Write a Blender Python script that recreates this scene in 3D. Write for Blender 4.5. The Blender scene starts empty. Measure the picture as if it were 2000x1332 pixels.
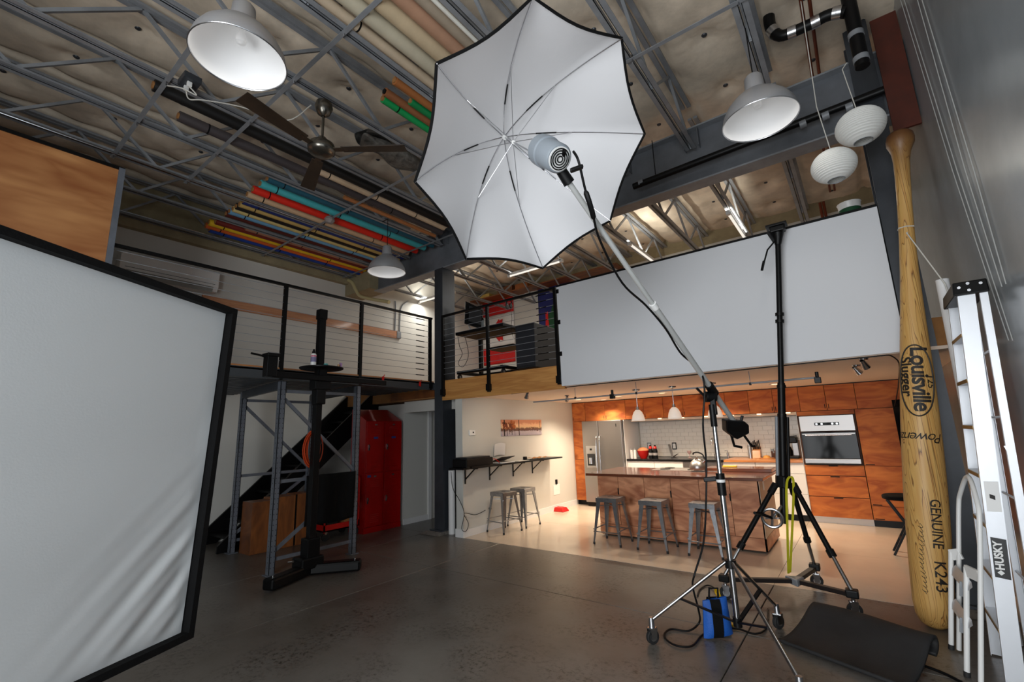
import bpy, bmesh, math, random
from mathutils import Vector, Matrix, Quaternion
random.seed(7)
scene = bpy.context.scene
COL = scene.collection

# ------------------------------------------------------------------ camera
F = 889.0; H = 1.56
YAW, PIT, ROL = math.radians(37.05), math.radians(11.32), math.radians(-1.953)
fwd = Vector((-math.sin(YAW)*math.cos(PIT), math.cos(YAW)*math.cos(PIT), math.sin(PIT)))
_r = Vector((math.cos(YAW), math.sin(YAW), 0)); _u = _r.cross(fwd)
RT = math.cos(ROL)*_r + math.sin(ROL)*_u
UP = -math.sin(ROL)*_r + math.cos(ROL)*_u
CAM = Vector((0, 0, H))
cam_d = bpy.data.cameras.new('camera'); cam_d.lens = F*36/2000; cam_d.sensor_width = 36; cam_d.clip_start = .05
cam = bpy.data.objects.new('camera', cam_d); COL.objects.link(cam)
m = Matrix((RT, UP, -fwd)).transposed().to_4x4(); m.translation = CAM; cam.matrix_world = m
scene.camera = cam

# ------------------------------------------------------------------ world, daylight, exposure
w = bpy.data.worlds.new('world'); scene.world = w; w.use_nodes = True
w.node_tree.nodes['Background'].inputs[0].default_value = (.78, .87, 1, 1)
w.node_tree.nodes['Background'].inputs[1].default_value = 1.0
def area(name, loc, rot, sx, sy, power, col=(1, 1, 1), spread=math.pi):
    d = bpy.data.lights.new(name, 'AREA'); d.shape = 'RECTANGLE'; d.size = sx; d.size_y = sy; d.energy = power; d.color = col; d.spread = spread
    o = bpy.data.objects.new(name, d); COL.objects.link(o); o.location = loc; o.rotation_euler = rot; return o
# daylight in the open bay door behind the camera and in an added, unseen side window that lights the softbox
area('bay_daylight', (-.72, -2.42, 1.7), (math.radians(90), 0, 0), 2.5, 3.2, 295, (.95, .98, 1))
area('side_fill', (.80, -.2, 1.9), (0, math.radians(90), 0), 1.8, 2.0, 14, (.95, .98, 1))
scene.view_settings.view_transform = 'Standard'; scene.view_settings.look = 'None'
scene.view_settings.exposure = -0.18; scene.view_settings.gamma = 1.0
scene.view_settings.use_curve_mapping = False

# ------------------------------------------------------------------ pixels to directions
def ray(x, y): return RT*((x-1000)/F) - UP*((y-666)/F) + fwd
def on(x, y, ax, v):
    d = ray(x, y); return CAM + d*((v-CAM[ax])/d[ax])
def fl(x, y, z=0.0): return on(x, y, 2, z)
def W(x, y, dep): return CAM + ray(x, y)*dep

# ------------------------------------------------------------------ materials
def lin(c): return tuple((v/12.92 if v <= .04045 else ((v+.055)/1.055)**2.4) for v in (c[0]/255, c[1]/255, c[2]/255)) + (1,)
def mat(name, c, rough=.5, metal=0, bump=0, bscale=40, var=0, vscale=6, emit=None, es=0, trans=0, alpha=None, coat=0, stretch=None, ior=None):
    M = bpy.data.materials.new(name); M.use_nodes = True; nt = M.node_tree; N = nt.nodes; L = nt.links; B = N['Principled BSDF']
    B.inputs['Base Color'].default_value = lin(c); B.inputs['Roughness'].default_value = rough; B.inputs['Metallic'].default_value = metal
    if coat: B.inputs['Coat Weight'].default_value = coat
    if trans: B.inputs['Transmission Weight'].default_value = trans
    if alpha is not None: B.inputs['Alpha'].default_value = alpha
    if emit: B.inputs['Emission Color'].default_value = lin(emit); B.inputs['Emission Strength'].default_value = es
    if bump or var:
        tc = N.new('ShaderNodeTexCoord'); mp = N.new('ShaderNodeMapping'); L.new(tc.outputs['Object'], mp.inputs[0])
        if stretch: mp.inputs['Scale'].default_value = stretch
    if bump:
        nz = N.new('ShaderNodeTexNoise'); nz.inputs['Scale'].default_value = bscale; nz.inputs['Detail'].default_value = 5
        bp = N.new('ShaderNodeBump'); bp.inputs['Strength'].default_value = bump; bp.inputs['Distance'].default_value = .02
        L.new(mp.outputs[0], nz.inputs['Vector']); L.new(nz.outputs['Fac'], bp.inputs['Height']); L.new(bp.outputs[0], B.inputs['Normal'])
    if var:
        n2 = N.new('ShaderNodeTexNoise'); n2.inputs['Scale'].default_value = vscale; n2.inputs['Detail'].default_value = 6; n2.inputs['Roughness'].default_value = .62
        L.new(mp.outputs[0], n2.inputs['Vector'])
        cr = N.new('ShaderNodeValToRGB'); e = cr.color_ramp.elements
        lo = [max(0, v*(1-var)) for v in c]; hi = [min(255, v*(1+var)) for v in c]
        e[0].position = .3; e[0].color = lin(lo); e[1].position = .72; e[1].color = lin(hi)
        L.new(n2.outputs['Fac'], cr.inputs[0]); L.new(cr.outputs[0], B.inputs['Base Color'])
    return M
def wood(name, c1, c2, scale=3.0, rings=11, stretch=(1, 1, 6), rough=.38, knots=True, coat=.25):
    """plywood veneer: long grain from distorted noise bands plus darker knots"""
    M = bpy.data.materials.new(name); M.use_nodes = True; nt = M.node_tree; N = nt.nodes; L = nt.links; B = N['Principled BSDF']
    B.inputs['Roughness'].default_value = rough; B.inputs['Coat Weight'].default_value = coat; B.inputs['Coat Roughness'].default_value = .1
    tc = N.new('ShaderNodeTexCoord'); oi = N.new('ShaderNodeObjectInfo')
    ad = N.new('ShaderNodeVectorMath'); ad.operation = 'ADD'; cx = N.new('ShaderNodeCombineXYZ')
    mu = N.new('ShaderNodeMath'); mu.operation = 'MULTIPLY'; mu.inputs[1].default_value = 37
    L.new(oi.outputs['Random'], mu.inputs[0])
    for i in range(3): L.new(mu.outputs[0], cx.inputs[i])
    L.new(tc.outputs['Object'], ad.inputs[0]); L.new(cx.outputs[0], ad.inputs[1])
    mp = N.new('ShaderNodeMapping'); mp.inputs['Scale'].default_value = stretch; L.new(ad.outputs[0], mp.inputs[0])
    n1 = N.new('ShaderNodeTexNoise'); n1.inputs['Scale'].default_value = scale; n1.inputs['Detail'].default_value = 3; n1.inputs['Distortion'].default_value = .6
    L.new(mp.outputs[0], n1.inputs['Vector'])
    m2 = N.new('ShaderNodeMath'); m2.operation = 'MULTIPLY'; m2.inputs[1].default_value = rings; L.new(n1.outputs['Fac'], m2.inputs[0])
    fr = N.new('ShaderNodeMath'); fr.operation = 'PINGPONG'; fr.inputs[1].default_value = 1; L.new(m2.outputs[0], fr.inputs[0])
    n2 = N.new('ShaderNodeTexNoise'); n2.inputs['Scale'].default_value = 1.6; n2.inputs['Detail'].default_value = 2; L.new(mp.outputs[0], n2.inputs['Vector'])
    mixf = N.new('ShaderNodeMath'); mixf.operation = 'MULTIPLY_ADD'; mixf.inputs[1].default_value = .35; L.new(fr.outputs[0], mixf.inputs[0])
    sc = N.new('ShaderNodeMath'); sc.operation = 'MULTIPLY'; sc.inputs[1].default_value = .75; L.new(n2.outputs['Fac'], sc.inputs[0]); L.new(sc.outputs[0], mixf.inputs[2])
    cr = N.new('ShaderNodeValToRGB'); e = cr.color_ramp.elements; e[0].position = .25; e[0].color = lin(c2); e[1].position = .8; e[1].color = lin(c1)
    L.new(mixf.outputs[0], cr.inputs[0]); out = cr.outputs[0]
    if knots:
        vo = N.new('ShaderNodeTexVoronoi'); vo.inputs['Scale'].default_value = 1.7; L.new(ad.outputs[0], vo.inputs['Vector'])
        kr = N.new('ShaderNodeValToRGB'); k = kr.color_ramp.elements; k[0].position = .02; k[0].color = (0.25, .16, .1, 1); k[1].position = .16; k[1].color = (1, 1, 1, 1)
        L.new(vo.outputs['Distance'], kr.inputs[0])
        mx = N.new('ShaderNodeMix'); mx.data_type = 'RGBA'; mx.blend_type = 'MULTIPLY'; mx.inputs[0].default_value = 1
        L.new(out, mx.inputs[6]); L.new(kr.outputs[0], mx.inputs[7]); out = mx.outputs[2]
    L.new(out, B.inputs['Base Color'])
    return M
M = {}
M['concrete'] = None
M['wall'] = mat('wall_paint', (205, 204, 198), .75, bump=.05, bscale=60)
M['wall_grey'] = mat('grey_gloss_wall', (152, 159, 164), .24, bump=.04, bscale=3, var=.06, vscale=1.2)
M['tan'] = mat('tan_wall_cover', (150, 138, 108), .8, var=.08)
M['ins'] = mat('insulation_vinyl', (222, 208, 188), .5, bump=.25, bscale=9, var=.10, vscale=2.5)
M['steel'] = mat('grey_painted_steel', (138, 142, 147), .45, .1, var=.1, vscale=4)
M['steel_dk'] = mat('charcoal_steel', (58, 62, 68), .4, .25, var=.12, vscale=3)
M['beam'] = mat('grey_beam_paint', (104, 108, 114), .45, .1, var=.1, vscale=3)
M['blackm'] = mat('black_metal', (13, 13, 14), .42, .1)
M['black'] = mat('black_cloth', (6, 6, 7), .85, bump=.15, bscale=90)
M['blackp'] = mat('black_plastic', (14, 14, 15), .42)
M['rubber'] = mat('rubber', (30, 30, 31), .7, bump=.1, bscale=150, var=.25, vscale=3)
M['chrome'] = mat('chrome', (190, 190, 192), .16, 1)
M['alu'] = mat('brushed_aluminium', (196, 197, 200), .3, 1, bump=.06, bscale=60, stretch=(1, 1, .05))
M['boom'] = mat('satin_boom_tube', (196, 198, 196), .42, .25)
M['alu2'] = mat('ladder_aluminium', (214, 217, 222), .42, .55)
M['galv'] = mat('galvanised_stool', (150, 152, 156), .34, .9, var=.12, vscale=9)
M['stain'] = mat('stainless', (160, 157, 155), .38, 1, bump=.03, bscale=50, stretch=(.04, 1, 1))
M['white'] = mat('white_paint', (226, 226, 226), .5)
M['whitep'] = mat('white_plastic', (232, 232, 230), .35)
M['screen'] = mat('white_screen_board', (214, 216, 220), .6)
M['umb'] = mat('white_umbrella_cloth', (196, 196, 198), .6, bump=.03, bscale=40)
M['diff'] = mat('white_diffusion_cloth', (206, 209, 210), .75, bump=.03, bscale=120)
M['paper'] = mat('lantern_paper', (222, 222, 218), .8)
M['glow'] = mat('lamp_interior', (225, 225, 225), .6, emit=(255, 255, 255), es=.12)
M['tube'] = mat('fluorescent_tube', (250, 250, 245), .5, emit=(255, 250, 238), es=.9)
M['warmglow'] = mat('warm_lamp', (255, 240, 215), .5, emit=(255, 214, 160), es=3.0)
M['kshade'] = mat('white_glass_shade', (240, 238, 234), .3, emit=(255, 232, 205), es=.35)
M['red'] = mat('red_enamel', (172, 7, 6), .35, .0, var=.06, coat=.3)
M['redb'] = mat('bright_red', (196, 24, 18), .35)
M['ply'] = wood('maple_plywood', (206, 148, 92), (150, 88, 44), .9, 4, (1, 1, 4), rough=.5, coat=.03)
M['fir'] = wood('fir_board', (206, 150, 84), (172, 112, 56), 2.5, 9, (.35, 5, 5), rough=.5, knots=False)
M['board'] = wood('pine_board', (206, 152, 112), (176, 118, 84), 2.5, 9, (5, .35, 5), rough=.55, knots=False)
M['cab'] = wood('cherry_plywood', (200, 118, 58), (150, 72, 34), 1.5, 7, (1.2, 1, 4), rough=.6, coat=0)
M['seam'] = mat('dark_cabinet_carcass', (64, 34, 20), .7)
M['isl'] = wood('figured_plywood', (226, 164, 124), (156, 94, 66), 1.7, 8, (1.0, 1, 3.2), rough=.45, coat=.08)
M['top'] = wood('dark_wood_top', (120, 70, 48), (74, 40, 28), 3, 9, (.5, 6, 6), rough=.2, knots=False, coat=.6)
M['butcher'] = wood('butcher_block', (196, 132, 76), (160, 98, 52), 3, 9, (.5, 8, 8), rough=.35, knots=False)
M['crate'] = wood('crate_plywood', (136, 78, 30), (92, 48, 16), 2.0, 6, (1, 4, 1), rough=.6)
M['kfloor'] = mat('white_epoxy_floor', (212, 196, 178), .16, var=.03, vscale=1.5, bump=.02, bscale=5)
M['tile'] = mat('white_glazed_tile', (236, 232, 224), .12)
M['grout'] = mat('grout', (205, 198, 188), .9)
M['counter'] = mat('black_counter', (20, 20, 22), .25)
M['glassb'] = mat('black_oven_glass', (8, 9, 10), .08)
M['glassb'].node_tree.nodes['Principled BSDF'].inputs['Specular IOR Level'].default_value = .1
M['kceil'] = mat('kitchen_ceiling_paint', (226, 206, 188), .7)
M['orange'] = mat('orange_cable', (196, 66, 22), .45)
M['blue'] = mat('blue_nylon', (20, 84, 170), .6, bump=.2, bscale=120)
M['yellow'] = mat('yellow_plastic', (226, 180, 20), .45)
M['strap'] = mat('yellow_webbing', (196, 190, 30), .7)
M['line'] = mat('grey_line', (168, 170, 168), .7)
M['rope'] = mat('white_cord', (205, 203, 195), .8)
M['copper'] = mat('copper_pipe', (130, 66, 44), .4, .6)
M['cream'] = mat('cream_pipe', (205, 190, 140), .5)
M['brass'] = mat('brass', (150, 120, 70), .35, .9)
M['flagred'] = mat('red_flag_cloth', (200, 26, 26), .75)
M['flagblue'] = mat('navy_flag_cloth', (26, 36, 104), .75)
M['green'] = mat('emblem_green', (20, 76, 44), .75)
M['emyel'] = mat('emblem_yellow', (200, 180, 60), .75)
M['card'] = mat('cardboard', (150, 104, 58), .85, var=.1)
M['darkbox'] = mat('dark_grey_cabinet', (34, 35, 38), .5)
M['olive'] = mat('tabletop_underside', (52, 50, 42), .6)
M['bluetape'] = mat('blue_tag', (40, 70, 150), .5)
M['ink'] = mat('black_ink', (26, 20, 14), .6)
M['label'] = mat('black_label', (10, 10, 10), .35)
M['dark'] = mat('dark_slot', (6, 6, 6), .8)
M['redply'] = mat('shaded_red_panel', (74, 26, 9), .7, var=.2, vscale=3)  # base colour darkened for the shadow this panel hangs in
M['gpaint'] = mat('dark_grey_deck', (72, 76, 80), .4, .3)
def concrete():
    Mx = bpy.data.materials.new('stained_concrete'); Mx.use_nodes = True; nt = Mx.node_tree; N = nt.nodes; L = nt.links; B = N['Principled BSDF']
    tc = N.new('ShaderNodeTexCoord')
    a = N.new('ShaderNodeTexNoise'); a.inputs['Scale'].default_value = .9; a.inputs['Detail'].default_value = 8; a.inputs['Roughness'].default_value = .65; L.new(tc.outputs['Object'], a.inputs['Vector'])
    cr = N.new('ShaderNodeValToRGB'); e = cr.color_ramp.elements; e[0].position = .3; e[0].color = lin((88, 80, 72)); e[1].position = .72; e[1].color = lin((124, 121, 116))
    L.new(a.outputs['Fac'], cr.inputs[0])
    b = N.new('ShaderNodeTexNoise'); b.inputs['Scale'].default_value = 24; b.inputs['Detail'].default_value = 6; b.inputs['Roughness'].default_value = .8; L.new(tc.outputs['Object'], b.inputs['Vector'])
    br = N.new('ShaderNodeValToRGB'); e = br.color_ramp.elements; e[0].position = .38; e[0].color = (.22, .17, .13, 1); e[1].position = .5; e[1].color = (1, 1, 1, 1); L.new(b.outputs['Fac'], br.inputs[0])
    c = N.new('ShaderNodeTexNoise'); c.inputs['Scale'].default_value = 2.3; c.inputs['Detail'].default_value = 3; L.new(tc.outputs['Object'], c.inputs['Vector'])
    mr = N.new('ShaderNodeMapRange'); mr.inputs[1].default_value = .4; mr.inputs[2].default_value = .62; L.new(c.outputs['Fac'], mr.inputs[0])
    mx = N.new('ShaderNodeMix'); mx.data_type = 'RGBA'; mx.blend_type = 'MULTIPLY'; L.new(mr.outputs[0], mx.inputs[0]); L.new(cr.outputs[0], mx.inputs[6]); L.new(br.outputs[0], mx.inputs[7])
    L.new(mx.outputs[2], B.inputs['Base Color'])
    rr = N.new('ShaderNodeMapRange'); rr.inputs[3].default_value = .22; rr.inputs[4].default_value = .42; L.new(a.outputs['Fac'], rr.inputs[0]); L.new(rr.outputs[0], B.inputs['Roughness'])
    bp = N.new('ShaderNodeBump'); bp.inputs['Strength'].default_value = .08; bp.inputs['Distance'].default_value = .01; L.new(b.outputs['Fac'], bp.inputs['Height']); L.new(bp.outputs[0], B.inputs['Normal'])
    return Mx
M['concrete'] = concrete()
for k_ in ('blackm', 'black', 'blackp'): M[k_].node_tree.nodes['Principled BSDF'].inputs['Specular IOR Level'].default_value = .22
for k_ in ('cab', 'isl'): M[k_].node_tree.nodes['Principled BSDF'].inputs['Specular IOR Level'].default_value = .3
M['dome'] = mat('spun_aluminium', (186, 188, 193), .36, .55, bump=.03, bscale=30)
def colmat(c, rough=.55):
    k = 'paper_%d_%d_%d' % tuple(c)
    if k not in M: M[k] = mat(k, c, rough, var=.05, vscale=5)
    return M[k]

# ------------------------------------------------------------------ mesh helpers
WL = {}          # world location of every object made here
class MB:
    def __init__(s): s.v = []; s.f = []
    def add(s, vs, fs):
        n = len(s.v); s.v += [Vector(v) for v in vs]; s.f += [tuple(i+n for i in f) for f in fs]; return s
    def box(s, a, b):
        x0, y0, z0 = [min(a[i], b[i]) for i in range(3)]; x1, y1, z1 = [max(a[i], b[i]) for i in range(3)]
        return s.add([(x0,y0,z0),(x1,y0,z0),(x1,y1,z0),(x0,y1,z0),(x0,y0,z1),(x1,y0,z1),(x1,y1,z1),(x0,y1,z1)],
                     [(3,2,1,0),(4,5,6,7),(0,1,5,4),(1,2,6,5),(2,3,7,6),(3,0,4,7)])
    def hexa(s, bot, top):   # two quads, same winding (ccw seen from above)
        return s.add(list(bot)+list(top), [(3,2,1,0),(4,5,6,7),(0,1,5,4),(1,2,6,5),(2,3,7,6),(3,0,4,7)])
    def bar(s, p, q, w, h=None, up=(0, 0, 1)):
        p = Vector(p); q = Vector(q); h = h or w; d = (q-p).normalized(); u = Vector(up)
        if abs(d.dot(u)) > .98: u = Vector((0, 1, 0))
        sd = d.cross(u).normalized()*(w/2); u2 = sd.cross(d).normalized()*(h/2)
        A = [p-sd-u2, p+sd-u2, p+sd+u2, p-sd+u2]; B = [q-sd-u2, q+sd-u2, q+sd+u2, q-sd+u2]
        return s.add(A+B, [(0,1,2,3),(7,6,5,4),(0,4,5,1),(1,5,6,2),(2,6,7,3),(3,7,4,0)])
    def cyl(s, p, q, r, r2=None, n=14, cap=True):
        p = Vector(p); q = Vector(q); r2 = r if r2 is None else r2; d = (q-p).normalized()
        a = d.orthogonal().normalized(); b = d.cross(a)
        vs = []
        for k in range(n):
            t = 2*math.pi*k/n; e = a*math.cos(t)+b*math.sin(t); vs += [p+e*r, q+e*r2]
        fs = [(2*k, 2*((k+1) % n), 2*((k+1) % n)+1, 2*k+1) for k in range(n)]
        if cap: fs += [tuple(2*k for k in range(n))[::-1], tuple(2*k+1 for k in range(n))]
        return s.add(vs, fs)
    def tube(s, pts, r, n=8, cap=True):
        pts = [Vector(p) for p in pts]; rs = r if isinstance(r, (list, tuple)) else [r]*len(pts)
        vs = []; a = None
        for i, p in enumerate(pts):
            d = ((pts[min(i+1, len(pts)-1)]-p).normalized() + (p-pts[max(i-1, 0)]).normalized())
            d = d.normalized() if d.length > 1e-6 else Vector((0, 0, 1))
            a = d.orthogonal().normalized() if a is None else (a - d*a.dot(d)).normalized()
            b = d.cross(a)
            for k in range(n):
                t = 2*math.pi*k/n; vs.append(p+(a*math.cos(t)+b*math.sin(t))*rs[i])
        fs = []
        for i in range(len(pts)-1):
            for k in range(n):
                k2 = (k+1) % n; fs.append((i*n+k, i*n+k2, (i+1)*n+k2, (i+1)*n+k))
        if cap: fs += [tuple(range(n))[::-1], tuple((len(pts)-1)*n+k for k in range(n))]
        return s.add(vs, fs)
    def lathe(s, prof, o=(0,0,0), ax=(0,0,1), n=32, cap0=False, cap1=False):   # prof: (radius, height)
        o = Vector(o); d = Vector(ax).normalized(); a = d.orthogonal().normalized(); b = d.cross(a); vs = []
        for r, h in prof:
            for k in range(n):
                t = 2*math.pi*k/n; vs.append(o+d*h+(a*math.cos(t)+b*math.sin(t))*r)
        fs = [(i*n+k, i*n+(k+1) % n, (i+1)*n+(k+1) % n, (i+1)*n+k) for i in range(len(prof)-1) for k in range(n)]
        if cap0: fs.append(tuple(range(n))[::-1])
        if cap1: fs.append(tuple((len(prof)-1)*n+k for k in range(n)))
        return s.add(vs, fs)
    def prism(s, poly, vec):
        n = len(poly); vec = Vector(vec); P = [Vector(p) for p in poly]
        return s.add(P+[p+vec for p in P], [tuple(range(n))[::-1], tuple(range(n, 2*n))]+[(i, (i+1) % n, n+(i+1) % n, n+i) for i in range(n)])
    def torus(s, c, ax, R, r, n=32, k=8):
        c = Vector(c); d = Vector(ax).normalized(); a = d.orthogonal().normalized(); b = d.cross(a)
        vs = []; fs = []
        for i in range(n):
            t = 2*math.pi*i/n; e = a*math.cos(t)+b*math.sin(t)
            for j in range(k):
                u = 2*math.pi*j/k; vs.append(c+e*(R+r*math.cos(u))+d*(r*math.sin(u)))
        for i in range(n):
            for j in range(k): fs.append((i*k+j, ((i+1) % n)*k+j, ((i+1) % n)*k+(j+1) % k, i*k+(j+1) % k))
        return s.add(vs, fs)
    def grid(s, fn, nu, nv):
        vs = [fn(i/nu, j/nv) for j in range(nv+1) for i in range(nu+1)]
        return s.add(vs, [(j*(nu+1)+i, j*(nu+1)+i+1, (j+1)*(nu+1)+i+1, (j+1)*(nu+1)+i) for j in range(nv) for i in range(nu)])
    def build(s, name, mt, parent=None, smooth=False, bev=0, solid=0, seg=2, fixn=True):
        me = bpy.data.meshes.new(name); off = WL.get(parent.name, Vector()) if parent else Vector()
        me.from_pydata([tuple(v-off) for v in s.v], [], s.f)
        if fixn:
            bm = bmesh.new(); bm.from_mesh(me); bmesh.ops.recalc_face_normals(bm, faces=bm.faces); bm.to_mesh(me); bm.free()
        o = bpy.data.objects.new(name, me); COL.objects.link(o)
        me.materials.append(M[mt] if isinstance(mt, str) else mt)
        if parent: o.parent = parent; WL[o.name] = off
        else: WL[o.name] = Vector()
        if smooth:
            for p in me.polygons: p.use_smooth = True
            if smooth != 'all':
                try: me.set_sharp_from_angle(angle=math.radians(40))
                except Exception: pass
        if solid:
            md = o.modifiers.new('solid', 'SOLIDIFY'); md.thickness = solid; md.offset = 0
        if bev:
            md = o.modifiers.new('bevel', 'BEVEL'); md.width = bev; md.segments = seg; md.limit_method = 'ANGLE'
        return o
def tag(o, label, cat, group=None):
    o['label'] = label; o['category'] = cat
    if group: o['group'] = group
    return o
def struct(o): o['kind'] = 'structure'; return o
def thing(name, label, cat, loc=(0,0,0), group=None):
    o = bpy.data.objects.new(name, None); COL.objects.link(o); o.location = loc; o.empty_display_size = .1
    WL[o.name] = Vector(loc); tag(o, label, cat, group); return o
def copy_tree(o, parent=None):
    c = o.copy(); COL.objects.link(c); c.parent = parent; WL[c.name] = WL[o.name]
    for ch in list(o.children): copy_tree(ch, c)
    return c
def smooth_path(pts, k=6):
    P = [Vector(p) for p in pts]; out = []
    for i in range(len(P)-1):
        p0 = P[max(i-1, 0)]; p1 = P[i]; p2 = P[i+1]; p3 = P[min(i+2, len(P)-1)]
        for j in range(k):
            t = j/k; out.append(.5*((2*p1)+(p2-p0)*t+(2*p0-5*p1+4*p2-p3)*t*t+(3*p1-p0-3*p2+p3)*t**3))
    return out+[P[-1]]
def B(a, b): return MB().box(a, b)
def lerp(a, b, t): return Vector(a)*(1-t)+Vector(b)*t
def text_mesh(txt, size, shear=0, space=1.0, bold=0):
    cu = bpy.data.curves.new('t', 'FONT'); cu.body = txt; cu.size = size; cu.align_x = 'CENTER'; cu.align_y = 'CENTER'; cu.shear = shear; cu.space_character = space; cu.offset = bold; cu.resolution_u = 3
    o = bpy.data.objects.new('t', cu); COL.objects.link(o)
    dg = bpy.context.evaluated_depsgraph_get(); me = bpy.data.meshes.new_from_object(o.evaluated_get(dg))
    vs = [v.co.copy() for v in me.vertices]; fs = [tuple(p.vertices) for p in me.polygons]
    bpy.data.objects.remove(o); bpy.data.curves.remove(cu); bpy.data.meshes.remove(me)
    bm = bmesh.new(); bv = [bm.verts.new(v) for v in vs]
    for f in fs:
        try: bm.faces.new([bv[i] for i in f])
        except ValueError: pass
    bmesh.ops.triangulate(bm, faces=bm.faces)
    for it in range(4):
        L_ = [e for e in bm.edges if e.calc_length() > size*.12]
        if not L_: break
        bmesh.ops.subdivide_edges(bm, edges=L_, cuts=1); bmesh.ops.triangulate(bm, faces=bm.faces)
    bm.verts.index_update(); vs = [v.co.copy() for v in bm.verts]; fs = [tuple(v.index for v in f.verts) for f in bm.faces]; bm.free()
    return vs, fs
# ================================================================== STRUCTURE
XR, XL, YB, YF = .82, -8.5, 9.75, -2.5
ZF = 2.46                                   # mezzanine floor level
YE = 5.40                                   # front edge of kitchen floor / mezzanine face
JX = [-.32, -1.22, -2.12, -3.0, -3.82, -4.73, -5.62, -6.52, -7.38, -8.27]
# floor: cast slabs with open joints over a dark base
o = struct(B((XL-.2, YF-.2, -.2), (XR+.2, YE, -.03)).build('floor', 'dark'))
xs = [XL-.2, -5.95, -4.42, -.95, XR+.2]; ys = [YF-.2, 1.0, 4.08, YE]
for i in range(4):
    for j in range(3):
        g = .004
        B((xs[i]+g, ys[j]+g, -.1), (xs[i+1]-g, ys[j+1]-(g if j < 2 else 0), 0)).build('slab', 'concrete', o, bev=.003, seg=1)
kf = struct(B((XL-.2, YE, -.2), (XR+.2, YB+.2, -.03)).build('floor_kitchen', 'grout'))
for a in ((XL-.2, -5.2), (-5.2, -.95), (-.95, XR+.2)):
    for b in ((YE, 7.0), (7.0, YB+.2)):
        B((a[0]+.002, b[0]+.001, -.1), (a[1]-.002, b[1]-.002, 0.002)).build('slab', 'kfloor' if a[0] > -6 else 'concrete', kf)
# walls
struct(B((XL-.2, YF-.2, 0), (XL, YB+.2, 5.75)).build('wall_left', 'wall'))
ztan = on(500, 512, 0, XL).z
struct(B((XL, YF, ztan), (XL+.12, 5.35, 5.7)).build('wall_left_upper', 'tan'))
struct(B((XL, 5.35, ztan-.25), (-7.62, 5.78, 5.2)).build('wall_left_pier', 'tan'))
struct(MB().box((XR, YF-.2, 0), (XR+.2, -1.2, 5.75)).box((XR, 1.0, 0), (XR+.2, YB+.2, 5.75)).box((XR, -1.2, 0), (XR+.2, 1.0, .8)).box((XR, -1.2, 3.0), (XR+.2, 1.0, 5.75)).build('wall_right', 'wall_grey'))
wn = struct(MB().box((XR-.01, -1.25, .75), (XR+.06, -1.17, 3.05)).box((XR-.01, .97, .75), (XR+.06, 1.05, 3.05)).box((XR-.01, -1.25, .75), (XR+.06, 1.05, .83)).box((XR-.01, -1.25, 2.97), (XR+.06, 1.05, 3.05)).box((XR, -.13, .8), (XR+.05, -.07, 3)).build('added_window_1', 'steel'))  # unseen window added so side light reaches the softbox
M['pane'] = mat('window_glass', (235, 245, 250), .02, trans=1)
for a in (-1.17, -.07): B((XR+.03, a, .83), (XR+.036, a+1.04, 2.97)).build('pane', 'pane', wn)
struct(MB().box((XL-.2, YF-.2, 0), (-2.0, YF, 5.75)).box((.62, YF-.2, 0), (XR, YF, 5.75)).box((-2.0, YF-.2, 3.4), (.62, YF, 5.75)).build('wall_front', 'wall'))
struct(B((XL-.2, YB, 0), (XR+.2, YB+.2, 5.3)).build('wall_back', 'wall'))
struct(B((XL-.2, YB, 5.3), (XR+.2, YB+.2, 5.75)).build('wall_back_upper', 'tan'))
struct(B((-5.29, 5.41, 0), (-5.14, YB, 2.15)).build('wall_kitchen', 'wall'))
bb = struct(B((-5.30, 5.395, 0), (-5.13, 5.41, .12)).build('baseboard_kitchen', 'white'))
struct(B((-5.14, 5.41, 0), (-5.125, 8.9, .11)).build('baseboard_kitchen_side', 'white'))
# hallway beside the lockers
struct(B((XL, 5.62, 0), (-6.82, YB, 2.15)).build('wall_hall', 'wall'))
struct(B((-6.82, 5.62, 1.98), (-5.3, 5.76, 2.2)).build('wall_hall_header', 'wall'))
struct(B((-6.82, 6.55, 0), (-5.29, 6.7, 2.15)).build('wall_hall_end', 'wall'))
struct(B((-6.82, 5.62, 0), (-6.8, 6.2, .1)).build('baseboard_hall', 'white'))
struct(B((-6.82, 6.2, 0), (-6.79, 6.28, 2.02)).build('trim_1', 'white'))
dr = struct(B((-6.7, 6.48, 0), (-5.75, 6.55, 2.0)).build('door_1', 'blackm'))
MB().cyl((-6.62, 6.48, 1.02), (-6.62, 6.42, 1.02), .012).cyl((-6.62, 6.43, 1.02), (-6.52, 6.43, 1.02), .009).build('door_handle', 'chrome', dr, True)
# mezzanine over kitchen
struct(B((XL, YE+.06, 2.18), (XR, YB, ZF-.02)).build('floor_mezzanine', 'card'))
struct(B((-5.14, YE+.02, 2.15), (XR, YB, 2.18)).build('ceiling_kitchen', 'kceil'))
struct(B((-5.58, YE-.005, 2.12), (-3.2, YE+.06, 2.45)).build('trim_fascia', 'fir'))
struct(B((-7.0, 5.44, 2.2), (-5.82, 5.5, 2.33)).build('trim_ledger', 'crate'))
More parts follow.
